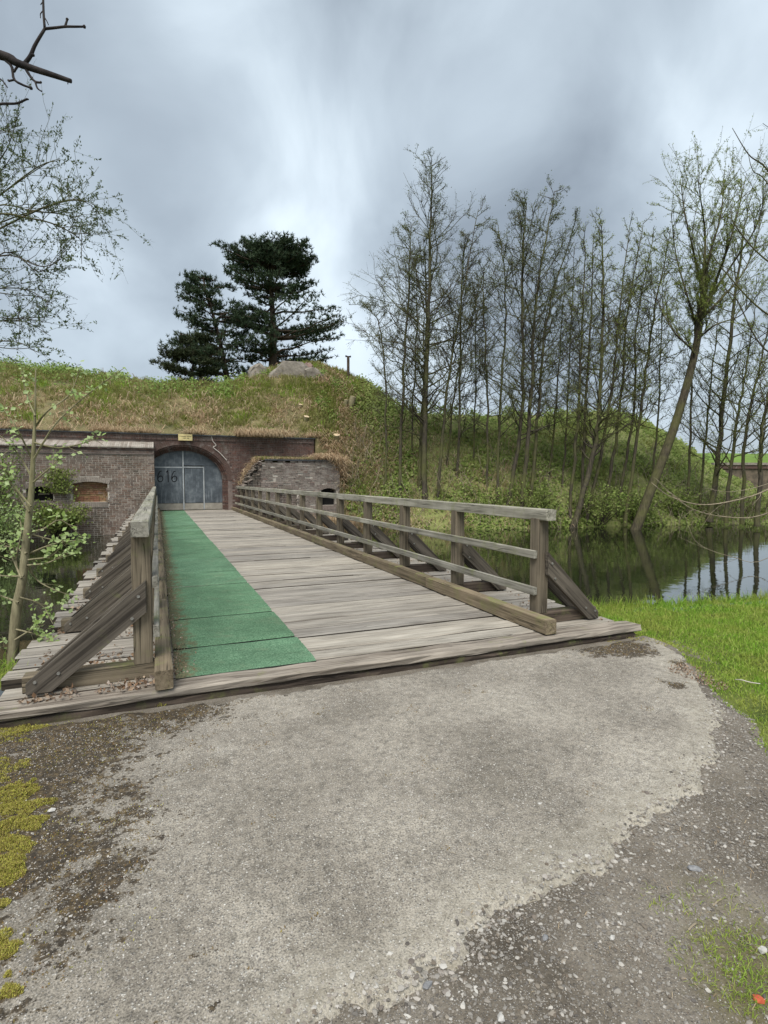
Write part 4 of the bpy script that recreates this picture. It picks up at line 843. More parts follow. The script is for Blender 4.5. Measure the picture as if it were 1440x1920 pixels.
RIGHT = [([(1288, 965), (1296, 760), (1305, 600), (1322, 470)], 0.06, 300, 30.5, 11, 1.5, 'thin bare tree close behind the leaning willow trunk'),
         ([(1310, 965), (1325, 800), (1335, 700), (1352, 540)], 0.06, 300, 31.0, 11, 1.5, 'thin tree forking low, second to the right of the leaning willow'),
         ([(1330, 965), (1345, 869), (1362, 697), (1385, 500), (1402, 390)], 0.15, 900, 30.0, 18, 2.4, 'mossy trunked tree right of the leaning willow, thickest of the right group'),
         ([(1362, 965), (1375, 830), (1395, 720), (1422, 550)], 0.09, 500, 29.0, 13, 1.9, 'slim tree leaning right, next to the mossy trunk near the right edge'),
         ([(1392, 965), (1400, 800), (1425, 690), (1452, 550)], 0.085, 500, 28.5, 13, 1.9, 'slim tree leaning right, second past the mossy trunk'),
         ([(1420, 970), (1428, 830), (1441, 740), (1470, 600)], 0.11, 500, 27.0, 14, 2.0, 'tree at the right edge of the far bank, last of the right group')]
for i, (pts, r0, ln, dep, nb, bl, lab) in enumerate(RIGHT):
    P = [at(u, v, dep) for u, v in pts]; P[0][2] = min(P[0][2], -0.8)
    tree('bankside_tree', lab, P, r0, int(nb * 2.6), bl * 1.3, int(ln * 5.0), 0.062, BARK, WILLOWL, start=0.2, elev=(0.3, 1.1), group='trees at the right end of the far bank', twigs=5, seed=80 + i)
# bare tree on the near bank, just outside the frame on the right; its boughs reach in
def bough_tree(name, label, foot, limbs, r0, bmat, top, twigf, lmat=None, leafn=0, leafs=0.05, seed=0, aspect=0.5, cat='tree', trunk=None):
    global rs
    rs = np.random.RandomState(seed); foot = np.array(foot, float); root = thing(name, foot, label, cat)
    tr = MB(); T = spline([np.zeros(3), (np.array(top) - foot) * 0.5 + rs.normal(size=3) * 0.1, np.array(top) - foot], 16)
    if trunk is not None: T = spline([np.array(p) - foot for p in trunk], 16)
    tr.tube(T, np.linspace(r0 * 1.2, r0 * (0.5 if trunk is None else 0.72), 16), 9); tr.build('trunk', bmat, root, smooth=True)
    cr = MB(); LP = []
    for (pts, ra, rb, nt_) in limbs:
        pts = np.array(pts, float) - foot; a = T[np.argmin(np.linalg.norm(T - (pts[0] - np.array([0, 0, 0.4])), axis=1))]; p = spline([a] + list(pts), 26); R = np.linspace(ra, rb, 26); lb = MB(); lb.tube(p, R, 6, True); lb.build('bough', bmat, root, smooth=True)
        for q in range(nt_):
            f2 = 4 + rs.rand() * 20.9; j0 = int(f2); o2 = p[j0]; dirb = unit(p[min(25, j0 + 1)] - p[j0]); d2 = unit(dirb * 0.7 + rs.normal(size=3) * 0.55 + np.array([0, 0, twigf[1]])); l2 = twigf[0] * (0.4 + rs.rand()); p2 = [o2]
            for _ in range(4): d2 = unit(d2 + rs.normal(size=3) * 0.16 + np.array([0, 0, twigf[2]])); p2.append(p2[-1] + d2 * l2 / 4)
            p2 = np.array(p2); rr = min(R[j0] * 0.6, twigf[3]); cr.tube(p2, np.linspace(rr, rr * 0.35, 5), 4); LP.append((p2[1], p2[4]))
            for _ in range(3):
                jj = rs.randint(1, 4); o3 = p2[jj]; d3 = unit(unit(p2[jj + 1] - p2[jj]) + rs.normal(size=3) * 0.6); e3 = o3 + d3 * l2 * (0.2 + 0.25 * rs.rand()); m3 = (o3 + e3) / 2 + rs.normal(size=3) * l2 * 0.03; cr.tube(np.array([o3, m3, e3]), [rr * 0.5, rr * 0.4, rr * 0.22], 3); LP.append((o3, e3))
    if cr.v: cr.build('twigs', bmat, root, kind='stuff')
    if leafn:
        idx = rs.randint(0, len(LP), leafn); A_ = np.array([l[0] for l in LP])[idx]; B_ = np.array([l[1] for l in LP])[idx]
        lv = MB(); leaves(lv, A_ + (B_ - A_) * rs.rand(leafn, 1), leafs, aspect, 0.5); lv.build('crown', lmat, root, kind='stuff')
    return root
D = 13.0; foot = np.array([14.4, 7.6, -0.35])
L_ = []
for pts, ra, rb, n_ in (([(1500, 420), (1440, 320), (1404, 290), (1373, 240)], 0.03, 0.006, 3), ([(1520, 480), (1440, 345), (1412, 320), (1402, 284)], 0.022, 0.005, 2), ([(1540, 330), (1470, 262), (1430, 231)], 0.02, 0.005, 1),
                        ([(1560, 560), (1440, 490), (1380, 425), (1368, 390)], 0.03, 0.006, 7), ([(1560, 640), (1440, 590), (1360, 510), (1330, 470)], 0.035, 0.006, 9), ([(1570, 700), (1440, 660), (1380, 560), (1352, 545)], 0.03, 0.006, 8)):
    L_.append(([at(u, v, D) for u, v in pts], ra, rb, n_))
bough_tree('bare_tree', 'bare boughs of a near tree reaching in at the upper right edge', foot, L_, 0.2, BARK, at(1640, 300, D), (0.75, 0.2, 0.05, 0.010), WILLOWL, 350, 0.045, 31)
L_ = []
for pts, ra, rb in (([(1560, 850), (1440, 918), (1370, 940), (1310, 946), (1255, 930), (1222, 905)], 0.028, 0.008), ([(1570, 900), (1440, 962), (1370, 970), (1300, 955), (1250, 920)], 0.02, 0.006), ([(1560, 860), (1440, 907), (1370, 922), (1320, 915)], 0.014, 0.004), ([(1570, 930), (1440, 1046), (1370, 1043), (1310, 1020), (1290, 985)], 0.012, 0.004)):
    L_.append(([at(u, v, 15) for u, v in pts], ra, rb, 4))
bough_tree('drooping_tree', 'pale thin twigs drooping over the water at the right edge', (16.6, 8.3, -0.4), L_, 0.13, TWIG, at(1600, 760, 15), (0.9, 0.0, -0.04, 0.008), None, 0, 0, 32)
D = 27.0; L_ = []
for pts, ra, n_ in (([(1312, 600), (1318, 530), (1322, 440), (1308, 335)], 0.17, 52), ([(1318, 590), (1345, 520), (1375, 430), (1400, 325)], 0.13, 50), ([(1308, 620), (1290, 560), (1268, 480), (1258, 400)], 0.09, 36), ([(1314, 600), (1352, 560), (1400, 500), (1432, 400)], 0.10, 42), ([(1300, 660), (1262, 620), (1232, 560), (1215, 500)], 0.06, 26), ([(1316, 560), (1330, 480), (1352, 400), (1358, 318)], 0.10, 44), ([(1305, 640), (1340, 610), (1390, 590), (1430, 540)], 0.07, 26), ([(1314, 540), (1300, 470), (1284, 400), (1276, 340)], 0.08, 36), ([(1318, 580), (1370, 500), (1420, 420), (1438, 335)], 0.09, 40)):
    L_.append(([at(u, v, D + (rnd.random() - .5) * 3.0) for u, v in pts], ra, 0.012, n_))
bough_tree('leaning_willow', 'thick trunked leaning willow with pale green crown rising from the far bank', at(1190, 998, D), L_, 0.205, BARKW, at(1307, 641, D), (2.1, 0.75, 0.10, 0.016), WILLOWL, 30000, 0.080, 60, 0.34, trunk=[at(u, v, D) for u, v in ((1190, 998), (1222, 915), (1262, 808), (1290, 715), (1307, 641), (1315, 580))])
# willow on the left bank outside the frame: fine leafy boughs against the sky
D = 7.0; L_ = []
for pts, n_ in (([(-330, 560), (-120, 430), (0, 300), (35, 215)], 14), ([(-330, 560), (-100, 440), (60, 320), (112, 300)], 14), ([(-330, 600), (-80, 470), (80, 390), (150, 375), (206, 400)], 18),
                ([(-330, 600), (-60, 420), (60, 410), (140, 440), (160, 470)], 16), ([(-330, 640), (-100, 560), (30, 540), (100, 570)], 14), ([(-330, 680), (-100, 620), (30, 600), (95, 630)], 14),
                ([(-330, 680), (-120, 560), (0, 480), (80, 500), (125, 478)], 14), ([(-330, 620), (-120, 350), (-20, 260), (20, 235)], 12), ([(-330, 720), (-100, 650), (20, 640), (70, 660)], 10)):
    for q_ in range(2): L_.append(([at(u + 26 * (rnd.random() - .5) * q_, v + 60 * (rnd.random() - .5) * q_, D + 0.9 * (rnd.random() - .5)) for u, v in pts], 0.020 - 0.006 * q_, 0.003, n_ * 2))
bough_tree('fine_leaved_willow', 'fine twigs of a budding willow against the sky at the left edge', (-5.6, 7.8, -0.3), L_, 0.16, BARKW, at(-420, 420, D), (0.60, 0.25, 0.05, 0.0045), FINEL, 19000, 0.034, 33, 0.42)
# near dark bough at the upper left, with buds
D = 2.6; f0 = np.array([-2.9, 1.2, -0.15]); root = thing('overhanging_bough', f0, 'dark bare bough with swollen buds at the top left corner', 'bough')
m_ = MB(); m_.tube(spline([np.zeros(3), (0.15, 0.3, 1.6), (0.5, 0.6, 2.8), at(-330, 20, D) - f0], 18), np.linspace(0.11, 0.03, 18), 9); m_.build('trunk', BARKD, root, smooth=True)
m_ = MB(); m_.tube(spline([at(u, v, D) - f0 for u, v in ((-330, 20), (-150, 70), (0, 103), (30, 117), (60, 128), (100, 141), (133, 152))], 30), np.linspace(0.026, 0.010, 30), 8, True); m_.build('bough', BARKD, root, smooth=True)
for pts, ra, rb in (([(46, 120), (57, 105), (66, 84), (84, 54)], 0.011, 0.007), ([(84, 54), (82, 30), (81, 0), (80, -40)], 0.007, 0.005), ([(84, 54), (104, 52), (122, 50), (140, 50), (156, 50)], 0.007, 0.005), ([(122, 50), (126, 37)], 0.006, 0.005), ([(10, 113), (22, 125), (26, 148), (40, 158), (58, 165)], 0.008, 0.005), ([(25, 150), (16, 152)], 0.005, 0.005),
                    ([(47, 127), (56, 142), (66, 153), (77, 155)], 0.008, 0.005), ([(66, 153), (70, 165), (77, 171)], 0.006, 0.003), ([(26, 135), (33, 125), (45, 118)], 0.006, 0.005), ([(-60, 205), (0, 195), (30, 194), (50, 186)], 0.007, 0.005), ([(-40, 130), (0, 148), (14, 164)], 0.005, 0.003), ([(128, 149), (127, 158)], 0.004, 0.002),
                    ([(81, 20), (76, 26), (76, 34)], 0.003, 0.002), ([(82, 30), (88, 40), (91, 47)], 0.003, 0.002), ([(80, 4), (76, 9)], 0.003, 0.002)):
    m_ = MB(); m_.tube(spline([at(u, v, D) - f0 for u, v in pts], 12), np.linspace(ra, rb, 12) * 0.9, 6, True); m_.build('twig', BARKD, root, smooth=True)
for u, v, s_ in ((158, 50, 0.016), (126, 36, 0.015), (58, 165, 0.013), (77, 154, 0.010), (51, 186, 0.013), (16, 151, 0.010), (60, 103, 0.014), (78, 171, 0.007), (36, 194, 0.009)):
    m_ = MB(); stones(m_, (at(u, v, D) - f0)[None], s_ * 1.35, 0.9, 0.08); m_.build('bud', BARKD, root, smooth=True)
# sapling beside the bridge
D = 5.15; SP = [(22, 1262), (30, 1150), (42, 1085), (50, 1000), (58, 930), (62, 860), (65, 790), (67, 690)]
base = at(22, 1262, D); root = thing('sapling', base, 'young sapling with pale new leaves at the left edge beside the bridge', 'sapling'); rs = np.random.RandomState(5)
P = spline([at(u, v, D) - base for u, v in SP], 30); P[0][2] -= 0.5; m_ = MB(); m_.tube(P, np.interp(np.linspace(0, 1, 30), [0, 0.3, 0.7, 1], [0.050, 0.038, 0.021, 0.005]), 9); m_.build('trunk', BARKS, root, smooth=True)
cr = MB(); LP = []
for pts in ([(40, 1085), (20, 1040), (0, 1020)], [(44, 1095), (30, 1050), (40, 1000), (36, 960)], [(45, 1080), (10, 1080), (-30, 1075)], [(50, 1038), (20, 1025), (-20, 1030)], [(52, 1060), (90, 1055), (130, 1035)], [(52, 1062), (70, 1088), (100, 1105), (133, 1116)], [(52, 1050), (100, 1040), (128, 1000)], [(50, 1040), (100, 1020), (150, 1012)],
            [(55, 960), (30, 920), (10, 880), (-10, 850)], [(58, 950), (20, 905), (0, 895)], [(62, 905), (90, 880), (110, 860)], [(62, 900), (40, 860), (15, 830), (-20, 800)], [(64, 860), (100, 800), (140, 760), (190, 720), (233, 690)], [(64, 870), (30, 800), (0, 762)], [(66, 800), (90, 770), (130, 740), (152, 687)], [(66, 780), (50, 740), (40, 690)], [(64, 830), (110, 840), (160, 830), (185, 820)],
            [(35, 1130), (10, 1120), (-20, 1110)], [(30, 1180), (70, 1190), (100, 1205)], [(28, 1200), (60, 1180), (85, 1170)], [(24, 1230), (0, 1210), (-20, 1190)], [(55, 1000), (85, 990), (115, 975), (157, 1010)], [(54, 1000), (90, 1010), (125, 1015)], [(36, 1120), (70, 1130), (95, 1150)]):
    p = spline([at(u, v, D + 0.25 * (rs.rand() - .5)) - base for u, v in pts], 10); cr.tube(p, np.linspace(0.010, 0.0028, 10), 5)
    for q in range(5):
        j = rs.randint(3, 9); d = unit(unit(p[j] - p[j - 1]) + rs.normal(size=3) * 0.6); e = p[j] + d * (0.06 + 0.13 * rs.rand()); cr.tube(np.array([p[j], e]), [0.0032, 0.0018], 3); LP.append(e); LP.append((p[j] + e) / 2)
    LP += [p[-1], p[-2], p[-4], p[-6]]
cr.build('twigs', BARKS, root, kind='stuff')
LP = np.array(LP); LP = np.repeat(LP, 3, axis=0); LP = LP + rs.normal(size=LP.shape) * 0.02; lv = MB(); leaves(lv, LP[rs.rand(len(LP)) < 0.8], 0.036 + 0.014 * rs.rand((1)), 0.72, 0.2, 0.0, (0, -0.5, 0.6)); lv.build('crown', SAPL, root, kind='stuff')

# pines on the mound
def pine(name, label, foot_px, top_px, depth, tiers, r0, lmat, seed, dens=1.0):
    global rs
    rs = np.random.RandomState(seed); foot = at(*foot_px, depth); top = at(*top_px, depth); foot[2] -= 1.0; root = thing(name, foot, label, 'pine tree', 'pines behind the mound crest'); sc = depth / F
    T = spline([np.zeros(3), (top - foot) * 0.5 + RT * 0.15, top - foot], 18); tr = MB(); tr.tube(T, np.linspace(r0, r0 * 0.2, 18), 8); tuf = []; Hh = (top - foot)[2]
    zbase = foot_px[1]
    for (py, lpx, rpx, nbr, thick) in tiers:
        hz_ = (at(foot_px[0], py, depth) - foot)[2]; o = T[np.argmin(np.abs(T[:, 2] - hz_))]
        for i in range(nbr):
            az = rs.rand() * 2 * math.pi; ca = math.cos(az); ext = (rpx if ca > 0 else lpx) * sc * (abs(ca) + 0.75 * abs(math.sin(az))); ext *= 0.75 + 0.3 * rs.rand()
            dirv = RT * ca + np.array([FW[0], FW[1], 0]) * math.sin(az); n = 6; rise = 0.10 + 0.16 * rs.rand()
            st_ = o + np.array([0, 0, (rs.rand() - .5) * thick * 0.6 - 0.25 * ext * 0.4]); pts = [st_ + dirv * ext * k_ / n + np.array([0, 0, rise * ext * (k_ / n) ** 1.6 + rs.normal() * 0.05]) for k_ in range(n + 1)]; pts = np.array(pts)
            pts[0] = T[np.argmin(np.abs(T[:, 2] - pts[0][2]))]; tr.tube(pts, np.linspace(max(0.03, r0 * 0.26), 0.012, n + 1), 4)
            for q in range(int(16 * dens * (0.4 + ext / 3))):
                f2 = 0.28 + 0.72 * rs.rand() ** 0.8; p = pts[0] + (pts[-1] - pts[0]) * f2; p[2] = np.interp(f2, np.linspace(0, 1, n + 1), pts[:, 2])
                side_ = np.cross(dirv, [0, 0, 1]); sp = (rs.rand() - .5) * ext * 0.55 * (1.15 - 0.6 * f2); c0 = p + side_ * sp + np.array([0, 0, rs.normal() * 0.12 * thick])
                for _ in range(3): tuf.append(c0 + rs.normal(size=3) * np.array([0.16, 0.16, 0.08]))
    tr.build('trunk', BARKP, root, smooth=True)
    tuf = np.array(tuf); nb_ = 11; n = len(tuf); Pn = np.repeat(tuf, nb_, axis=0); d = rs.normal(size=(n * nb_, 3)) * 0.75 + np.array([0, 0, 0.75]); d = unit(d); L = 0.17 + 0.14 * rs.rand(n * nb_); sd_ = unit(np.cross(d, rs.normal(size=d.shape))) * 0.026
    V = np.stack([Pn - sd_, Pn + sd_, Pn + d * L[:, None]], 1); lv = MB(); lv.add(V, np.arange(n * nb_)[:, None] * 3 + np.array([[0, 1, 2]])); lv.build('crown', lmat, root, kind='stuff')
pine('pine_tree', 'tall dark pine with broad flat crown standing behind the boulders', (511, 700), (503, 468), 38,
     [(672, 58, 118, 7, 0.4), (648, 70, 128, 11, 0.5), (622, 66, 122, 10, 0.5), (598, 74, 126, 13, 0.6), (570, 60, 110, 5, 0.5), (545, 70, 92, 7, 0.5), (524, 80, 84, 14, 0.7), (506, 82, 80, 20, 0.8), (490, 76, 76, 24, 0.9), (477, 62, 64, 24, 0.7), (470, 44, 46, 18, 0.5)], 0.34, NEEDLE, 41, 0.72)
pine('pine_tree', 'smaller pine with a leaning pointed top, left of the tall pine', (433, 722), (380, 520), 37,
     [(700, 60, 50, 8, 0.5), (668, 100, 55, 9, 0.6), (640, 80, 60, 11, 0.7), (612, 66, 62, 10, 0.6), (588, 76, 84, 11, 0.6), (560, 62, 80, 10, 0.6), (540, 46, 60, 9, 0.5), (522, 22, 26, 5, 0.4)], 0.22, NEEDLE, 42, 0.62)
pine('pine_tree', 'low bushy olive pine at the left end of the pine group', (352, 730), (362, 625), 36,
     [(716, 56, 40, 10, 0.5), (698, 60, 50, 12, 0.6), (676, 54, 48, 12, 0.6), (655, 42, 44, 12, 0.6), (638, 28, 34, 10, 0.5)], 0.12, NEEDLE2, 43, 0.8)

# ================================================================== ON THE MOUND
def boulder(name, label, pts_px, dep, thick, mat, seed, sink=0.5):
    """irregular block: the seen outline given real thickness and broken facets"""
    r_ = np.random.RandomState(seed); P = np.array([at(u, v, dep) for u, v in pts_px]); c0 = P.mean(0); c0 = np.array([c0[0], c0[1], P[:, 2].min() - sink]); root = c0
    P = P - c0; n = len(P); back = np.array([FW[0], FW[1], 0]); rings = []
    for k_, f_ in enumerate((-0.55, -0.3, 0.1, 0.5, 0.75)):
        s_ = (0.72, 0.96, 1.0, 0.93, 0.7)[k_]; cc = P.mean(0); rings.append(cc + (P - cc) * s_ + back * thick * f_ + r_.normal(size=P.shape) * 0.05)
    V = np.concatenate(rings); mb = MB(); i = np.arange(4)[:, None] * n; j = np.arange(n)[None]; j2 = (j + 1) % n
    mb.add(V, np.stack([i + j, i + j2, i + n + j2, i + n + j], -1).reshape(-1, 4), [list(range(n))[::-1]], [list(range(4 * n, 5 * n))])
    o = mb.build(name, mat, label=label, category='boulder', group='boulders on the mound top'); o.location = tuple(c0); return o
boulder('boulder', 'upright pale stone slab at the left of the boulders under the tall pine', [(466, 725), (467, 700), (471, 689), (482, 684), (492, 684), (500, 690), (506, 704), (508, 726)], 34.0, 0.9, CONC, 1)
boulder('boulder', 'largest boulder, long grey sloping block on the mound top', [(494, 722), (508, 702), (521, 688), (533, 681), (553, 680), (569, 682), (580, 690), (590, 722)], 33.6, 1.5, CONC, 2)
boulder('boulder', 'grey rounded boulder at the right of the long sloping block', [(572, 715), (573, 695), (580, 690), (590, 690), (602, 698), (610, 706), (614, 718)], 33.3, 1.0, CONC, 3)
boulder('boulder', 'small reddish stone between the two grey boulders', [(568, 700), (568, 688), (573, 681), (580, 681), (587, 686), (590, 700)], 33.9, 0.6, CONCR, 4)
p = at(653, 702, 34.5); root = thing('vent_pipe', p, 'thin grey pipe with a flat cap standing on the mound skyline', 'pipe')
m_ = MB(); m_.tube([(0, 0, -0.4), (0, 0, 1.12)], [0.085, 0.085], 10, True); m_.build('pipe', BARKP, root)
m_ = MB(); m_.tube([(-0.17, 0, 1.11), (-0.17, 0, 1.12), (0.17, 0, 1.12), (0.17, 0, 1.11)], [0.01, 0.07, 0.07, 0.01], 8, True); m_.build('cap', SLATE, root)
def stump(label, px, py, r_, h, lean=0.0, out_=0.0):
    p = bank_down(px, py); root = thing('tree_stump', p, label, 'stump', 'cut stumps on the mound'); d = unit(np.array([lean, -0.12 - out_, 1.0])); m_ = MB(); m_.tube(np.array([-d * 0.3, d * h * 0.5, d * h]), [r_ * 1.15, r_ * 1.02, r_], 10); m_.build('trunk', BARKS, root, smooth=True)
    m_ = MB(); m_.tube(np.array([d * (h - 0.002), d * (h + 0.012)]), [r_ * 1.0, r_ * 0.93], 10, True); m_.build('cut_face', CUT, root)
stump('sawn stump with a wide pale cut face, lowest on the mound', 631, 826, 0.19, 0.36, -0.1, 0.35)
stump('low sawn stump on the mound, left of the widest one', 574, 788, 0.16, 0.20, 0.1, 0.35)
stump('taller of two upright cut logs on the mound', 656, 768, 0.19, 0.72, 0.28)
stump('shorter of two upright cut logs on the mound', 645, 768, 0.13, 0.55, 0.2)
stump('small sawn stump uphill left of the others', 562, 762, 0.12, 0.14, 0.1, 0.4)
p = bank_down(688, 786); root = thing('black_debris', p, 'small black forked object lying in the grass on the mound', 'debris')
for dx in (-0.10, 0.10): m_ = MB(); stones(m_, np.array([[dx, 0, 0.16]]), 0.26, 1.0, 0.2); m_.build('lump', BLACK, root)
m_ = MB(); stones(m_, np.array([[0, 0, 0.03]]), 0.30, 0.8, 0.2); m_.build('lump', BLACK, root)

# ---------------------------------------------------------------- vegetation on the earthwork (uncountable)
rs = np.random.RandomState(11)
def scat(n, a0, a1, s0, s1, dens=None):
    a = stn(a0) + (stn(a1) - stn(a0)) * rs.rand(n); s_ = s0 + (s1 - s0) * rs.rand(n)
    if dens is not None: k_ = rs.rand(n) < dens(a * (len(ST) - 1) / (NA - 1), s_); a, s_ = a[k_], s_[k_]
    return bank_pt(a, s_)
def tuft(mb, C, nb, rad, h, wid, lean=0.8, droop=0.6, bias=(0, -0.2)):
    """tussocks: blades fanning out from each centre"""
    hh_ = np.repeat(h * (0.55 + 0.9 * rs.rand(len(C))), nb); P = np.repeat(C, nb, axis=0); o = rs.normal(size=P.shape) * rad; o[:, 2] = -0.03; blades(mb, P + o, hh_ * (0.6 + 0.6 * rs.rand(len(P))), wid, lean, droop, bias)
def patch(P, f, o=0.0): return fbm(P[:, 0] * f + o, P[:, 1] * f + 2 * o)
def keepif(P, m): return P[rs.rand(len(P)) < m]
ms = MB()      # straw: mats on the lower slope, hanging over the parapet
P = scat(30000, 1.6, 10.8, 0.0, 1.0, lambda a, s_: np.clip(1.25 - s_ * 1.9, 0.04, 1)); P = keepif(P, np.clip(0.2 + 4.5 * (patch(P, 0.8) - 0.42), 0.06, 1)); P = P[::2]; blades(ms, P, 0.35 + 0.75 * rs.rand(len(P)) ** 1.5, 0.042, 2.6, 1.3, (0.0, -0.35))
P = scat(26000, 10.4, 18.6, 0.0, 1.0, lambda a, s_: np.clip(0.95 - s_ * 0.75, 0.15, 1)); P = keepif(P, np.clip(5.0 * (patch(P, 0.75, 3) - 0.50), 0.03, 1)); P = P[::2]; blades(ms, P, 0.25 + 0.55 * rs.rand(len(P)) ** 1.5, 0.042, 2.6, 1.3, (0.0, -0.35))
P = scat(20000, 16.0, 21.8, 0.0, 0.85, lambda a, s_: np.clip(1.05 - s_ * 1.1, 0.04, 1) * np.clip((22.2 - a) / 3, 0, 1)); P = keepif(P, np.clip(5 * (patch(P, 0.6, 5) - 0.32), 0.2, 1)); blades(ms, P, 0.35 + 0.45 * rs.rand(len(P)), 0.034, 1.7, 1.2, (-0.1, -0.4))
n = 6500; P = np.stack([-9 + 17.0 * rs.rand(n), np.full(n, FY - 0.12) + 0.5 * rs.rand(n), 3.72 + 0.05 * rs.rand(n)], -1); P = keepif(P, np.clip(6 * (fbm(P[:, 0] * 1.3, P[:, 0] * 0, 5) - 0.46), 0.02, 1)); blades(ms, P, (0.18 + 0.7 * rs.rand(len(P)) ** 2) , 0.026, 2.2, 2.0, (0, -0.6))
n = 1500; P = np.stack([4.4 + 4.1 * rs.rand(n), WY + 0.02 + 1.0 * rs.rand(n), np.full(n, 2.50)], -1); blades(ms, P, 0.26, 0.024, 1.0, 1.0, (0, -0.3))
n = 2600; P = np.stack([7.4 + 1.7 * rs.rand(n) ** 0.6, WY - 0.05 + 0.9 * rs.rand(n), np.zeros(n)], -1); P[:, 2] = 2.52 - 1.6 * np.clip(P[:, 0] - 8.3, 0, 1) * rs.rand(n); blades(ms, P, 0.35 + 0.5 * rs.rand(n), 0.03, 2.2, 1.8, (0.1, -0.6))
n = 3600; P = np.stack([4.0 + 5.6 * rs.rand(n), WY - 0.2 - 1.0 * rs.rand(n), np.full(n, -0.95)], -1); blades(ms, P[rs.rand(n) < 0.8], 0.9, 0.03, 0.8, 0.9)
n = 1500; P = np.stack([3.7 + 2.3 * rs.rand(n), np.full(n, FY - 0.12) - 0.05 * rs.rand(n), 3.70 - 0.05 * rs.rand(n)], -1); blades(ms, P, 0.4 + 0.6 * rs.rand(n), 0.024, 1.4, 3.2, (0, -0.9))
n = 260; P = np.stack([3.75 + 0.9 * rs.rand(n), WY + 0.1 + 0.9 * rs.rand(n), np.zeros(n)], -1); P[:, 2] = rtop(P[:, 0] + 0.35) - 0.05; blades(ms, P, 0.3 + 0.3 * rs.rand(n), 0.024, 1.8, 1.6, (-0.2, -0.6))
ms.build('dry_straw', STRAW, kind='stuff')
mr = MB(); n = 420; P = np.stack([3.72 + 1.1 * rs.rand(n), WY + 0.0 + 0.95 * rs.rand(n), np.zeros(n)], -1); P[:, 2] = rtop(P[:, 0] + 0.2) * (0.75 + 0.3 * rs.rand(n)); stones(mr, P, 0.10 + 0.16 * rs.rand(n), 0.6, 0.3); mr.build('brick_rubble', BRG, kind='stuff')
mg = MB()
C = scat(9500, 1.6, 10.8, 0.05, 1.08, lambda a, s_: np.clip(0.15 + s_ * 1.3, 0.05, 1)); C = keepif(C, np.clip(5 * (patch(C, 0.9, 7) - 0.36), 0.05, 1)); tuft(mg, C, 9, 0.10, 0.30, 0.036)
C = scat(9500, 10.0, 18.8, 0.0, 1.06, lambda a, s_: np.clip(0.45 + s_ * 0.8, 0, 1)); C = keepif(C, np.clip(1 - 4.0 * (patch(C, 0.75, 3) - 0.50), 0.06, 1)); tuft(mg, C, 9, 0.11, 0.24, 0.036)
C = scat(2600, 17.8, 24.5, 0.1, 1.0); C = keepif(C, np.clip(6 * (patch(C, 0.5, 12) - 0.52), 0.0, 1)); tuft(mg, C, 9, 0.14, 0.40, 0.036)
n = 2600; P = np.stack([4.5 + 4.0 * rs.rand(n), WY + 0.1 + 1.05 * rs.rand(n), np.full(n, 2.50)], -1); blades(mg, P, 0.2, 0.025, 0.8, 0.5)
mg.build('slope_grass', SLOPEG, kind='stuff')
mf = MB()      # fresh green tussocks dotted over the slope
C = scat(2600, 4, 18.4, 0.05, 1.0); C = keepif(C, np.clip(9 * (patch(C, 0.7, 21) - 0.55), 0, 1)); tuft(mf, C, 14, 0.12, 0.30, 0.034)
mf.build('fresh_grass', GRASS, kind='stuff')
ml = MB()      # low leafy growth along the left crest
P = scat(36000, 1.6, 10.6, 0.42, 1.12, lambda a, s_: np.clip((s_ - 0.40) * 2.0, 0, 1)); P = keepif(P, np.clip(6 * (patch(P, 1.1, 9) - 0.40), 0.02, 1)); P[:, 2] += rs.rand(len(P)) ** 1.5 * 0.55 * (0.4 + patch(P, 0.9, 4))
leaves(ml, P, 0.12, 0.7, 0.3, 0.0, (0.0, -0.7, 0.75))
P = scat(16000, 10.0, 18.6, 0.0, 1.05); P = keepif(P, np.clip(9 * (patch(P, 0.8, 33) - 0.60), 0.0, 1)); P[:, 2] += rs.rand(len(P)) ** 1.4 * 0.4; leaves(ml, P, 0.12, 0.7, 0.3, 0.0, (0.0, -0.7, 0.75))
ml.build('crest_herbs', BUSHL, kind='stuff')
mi = MB()      # ivy and bramble thicket on the right bank
def an(P): return np.clip((P[:, 0] * RT[0] + P[:, 1] * RT[1]), -50, 50)
P = scat(125000, 17.0, 28.4, 0.0, 1.12, lambda a, s_: np.clip((a - 16.8) / 2.4, 0.04, 1)); P = keepif(P, np.clip(5 * (patch(P, 0.85, 14) - 0.36), 0.10, 1))
P[:, 2] += 0.05 + rs.rand(len(P)) ** 1.3 * (1.5 * np.clip(patch(P, 0.55, 2) - 0.25, 0, 1)) * np.where(an(P) > 16.5, 0.45, 1.0); leaves(mi, P, 0.14, 0.75, 0.3, 0.0, (-0.25, -0.7, 0.75))
mi.build('bank_thicket', IVY, kind='stuff')
mt = MB()      # bare and dead stems standing in the bank growth
C = scat(1500, 17.2, 28.0, 0.0, 0.55, lambda a, s_: np.clip(1 - s_ * 1.4, 0.1, 1))
for c_ in C:
    e = c_ + np.array([rs.normal() * 0.45 - 0.15, rs.normal() * 0.45 - 0.25, 0.5 + 1.0 * rs.rand() * (0.6 if c_[0] * RT[0] + c_[1] * RT[1] > 16 else 1)]); mt.tube(spline([c_ - [0, 0, .1], (c_ + e) / 2 + rs.normal(size=3) * 0.12, e], 5), np.linspace(0.016, 0.007, 5), 3)
mt.build('bare_stems', TWIG, kind='stuff')
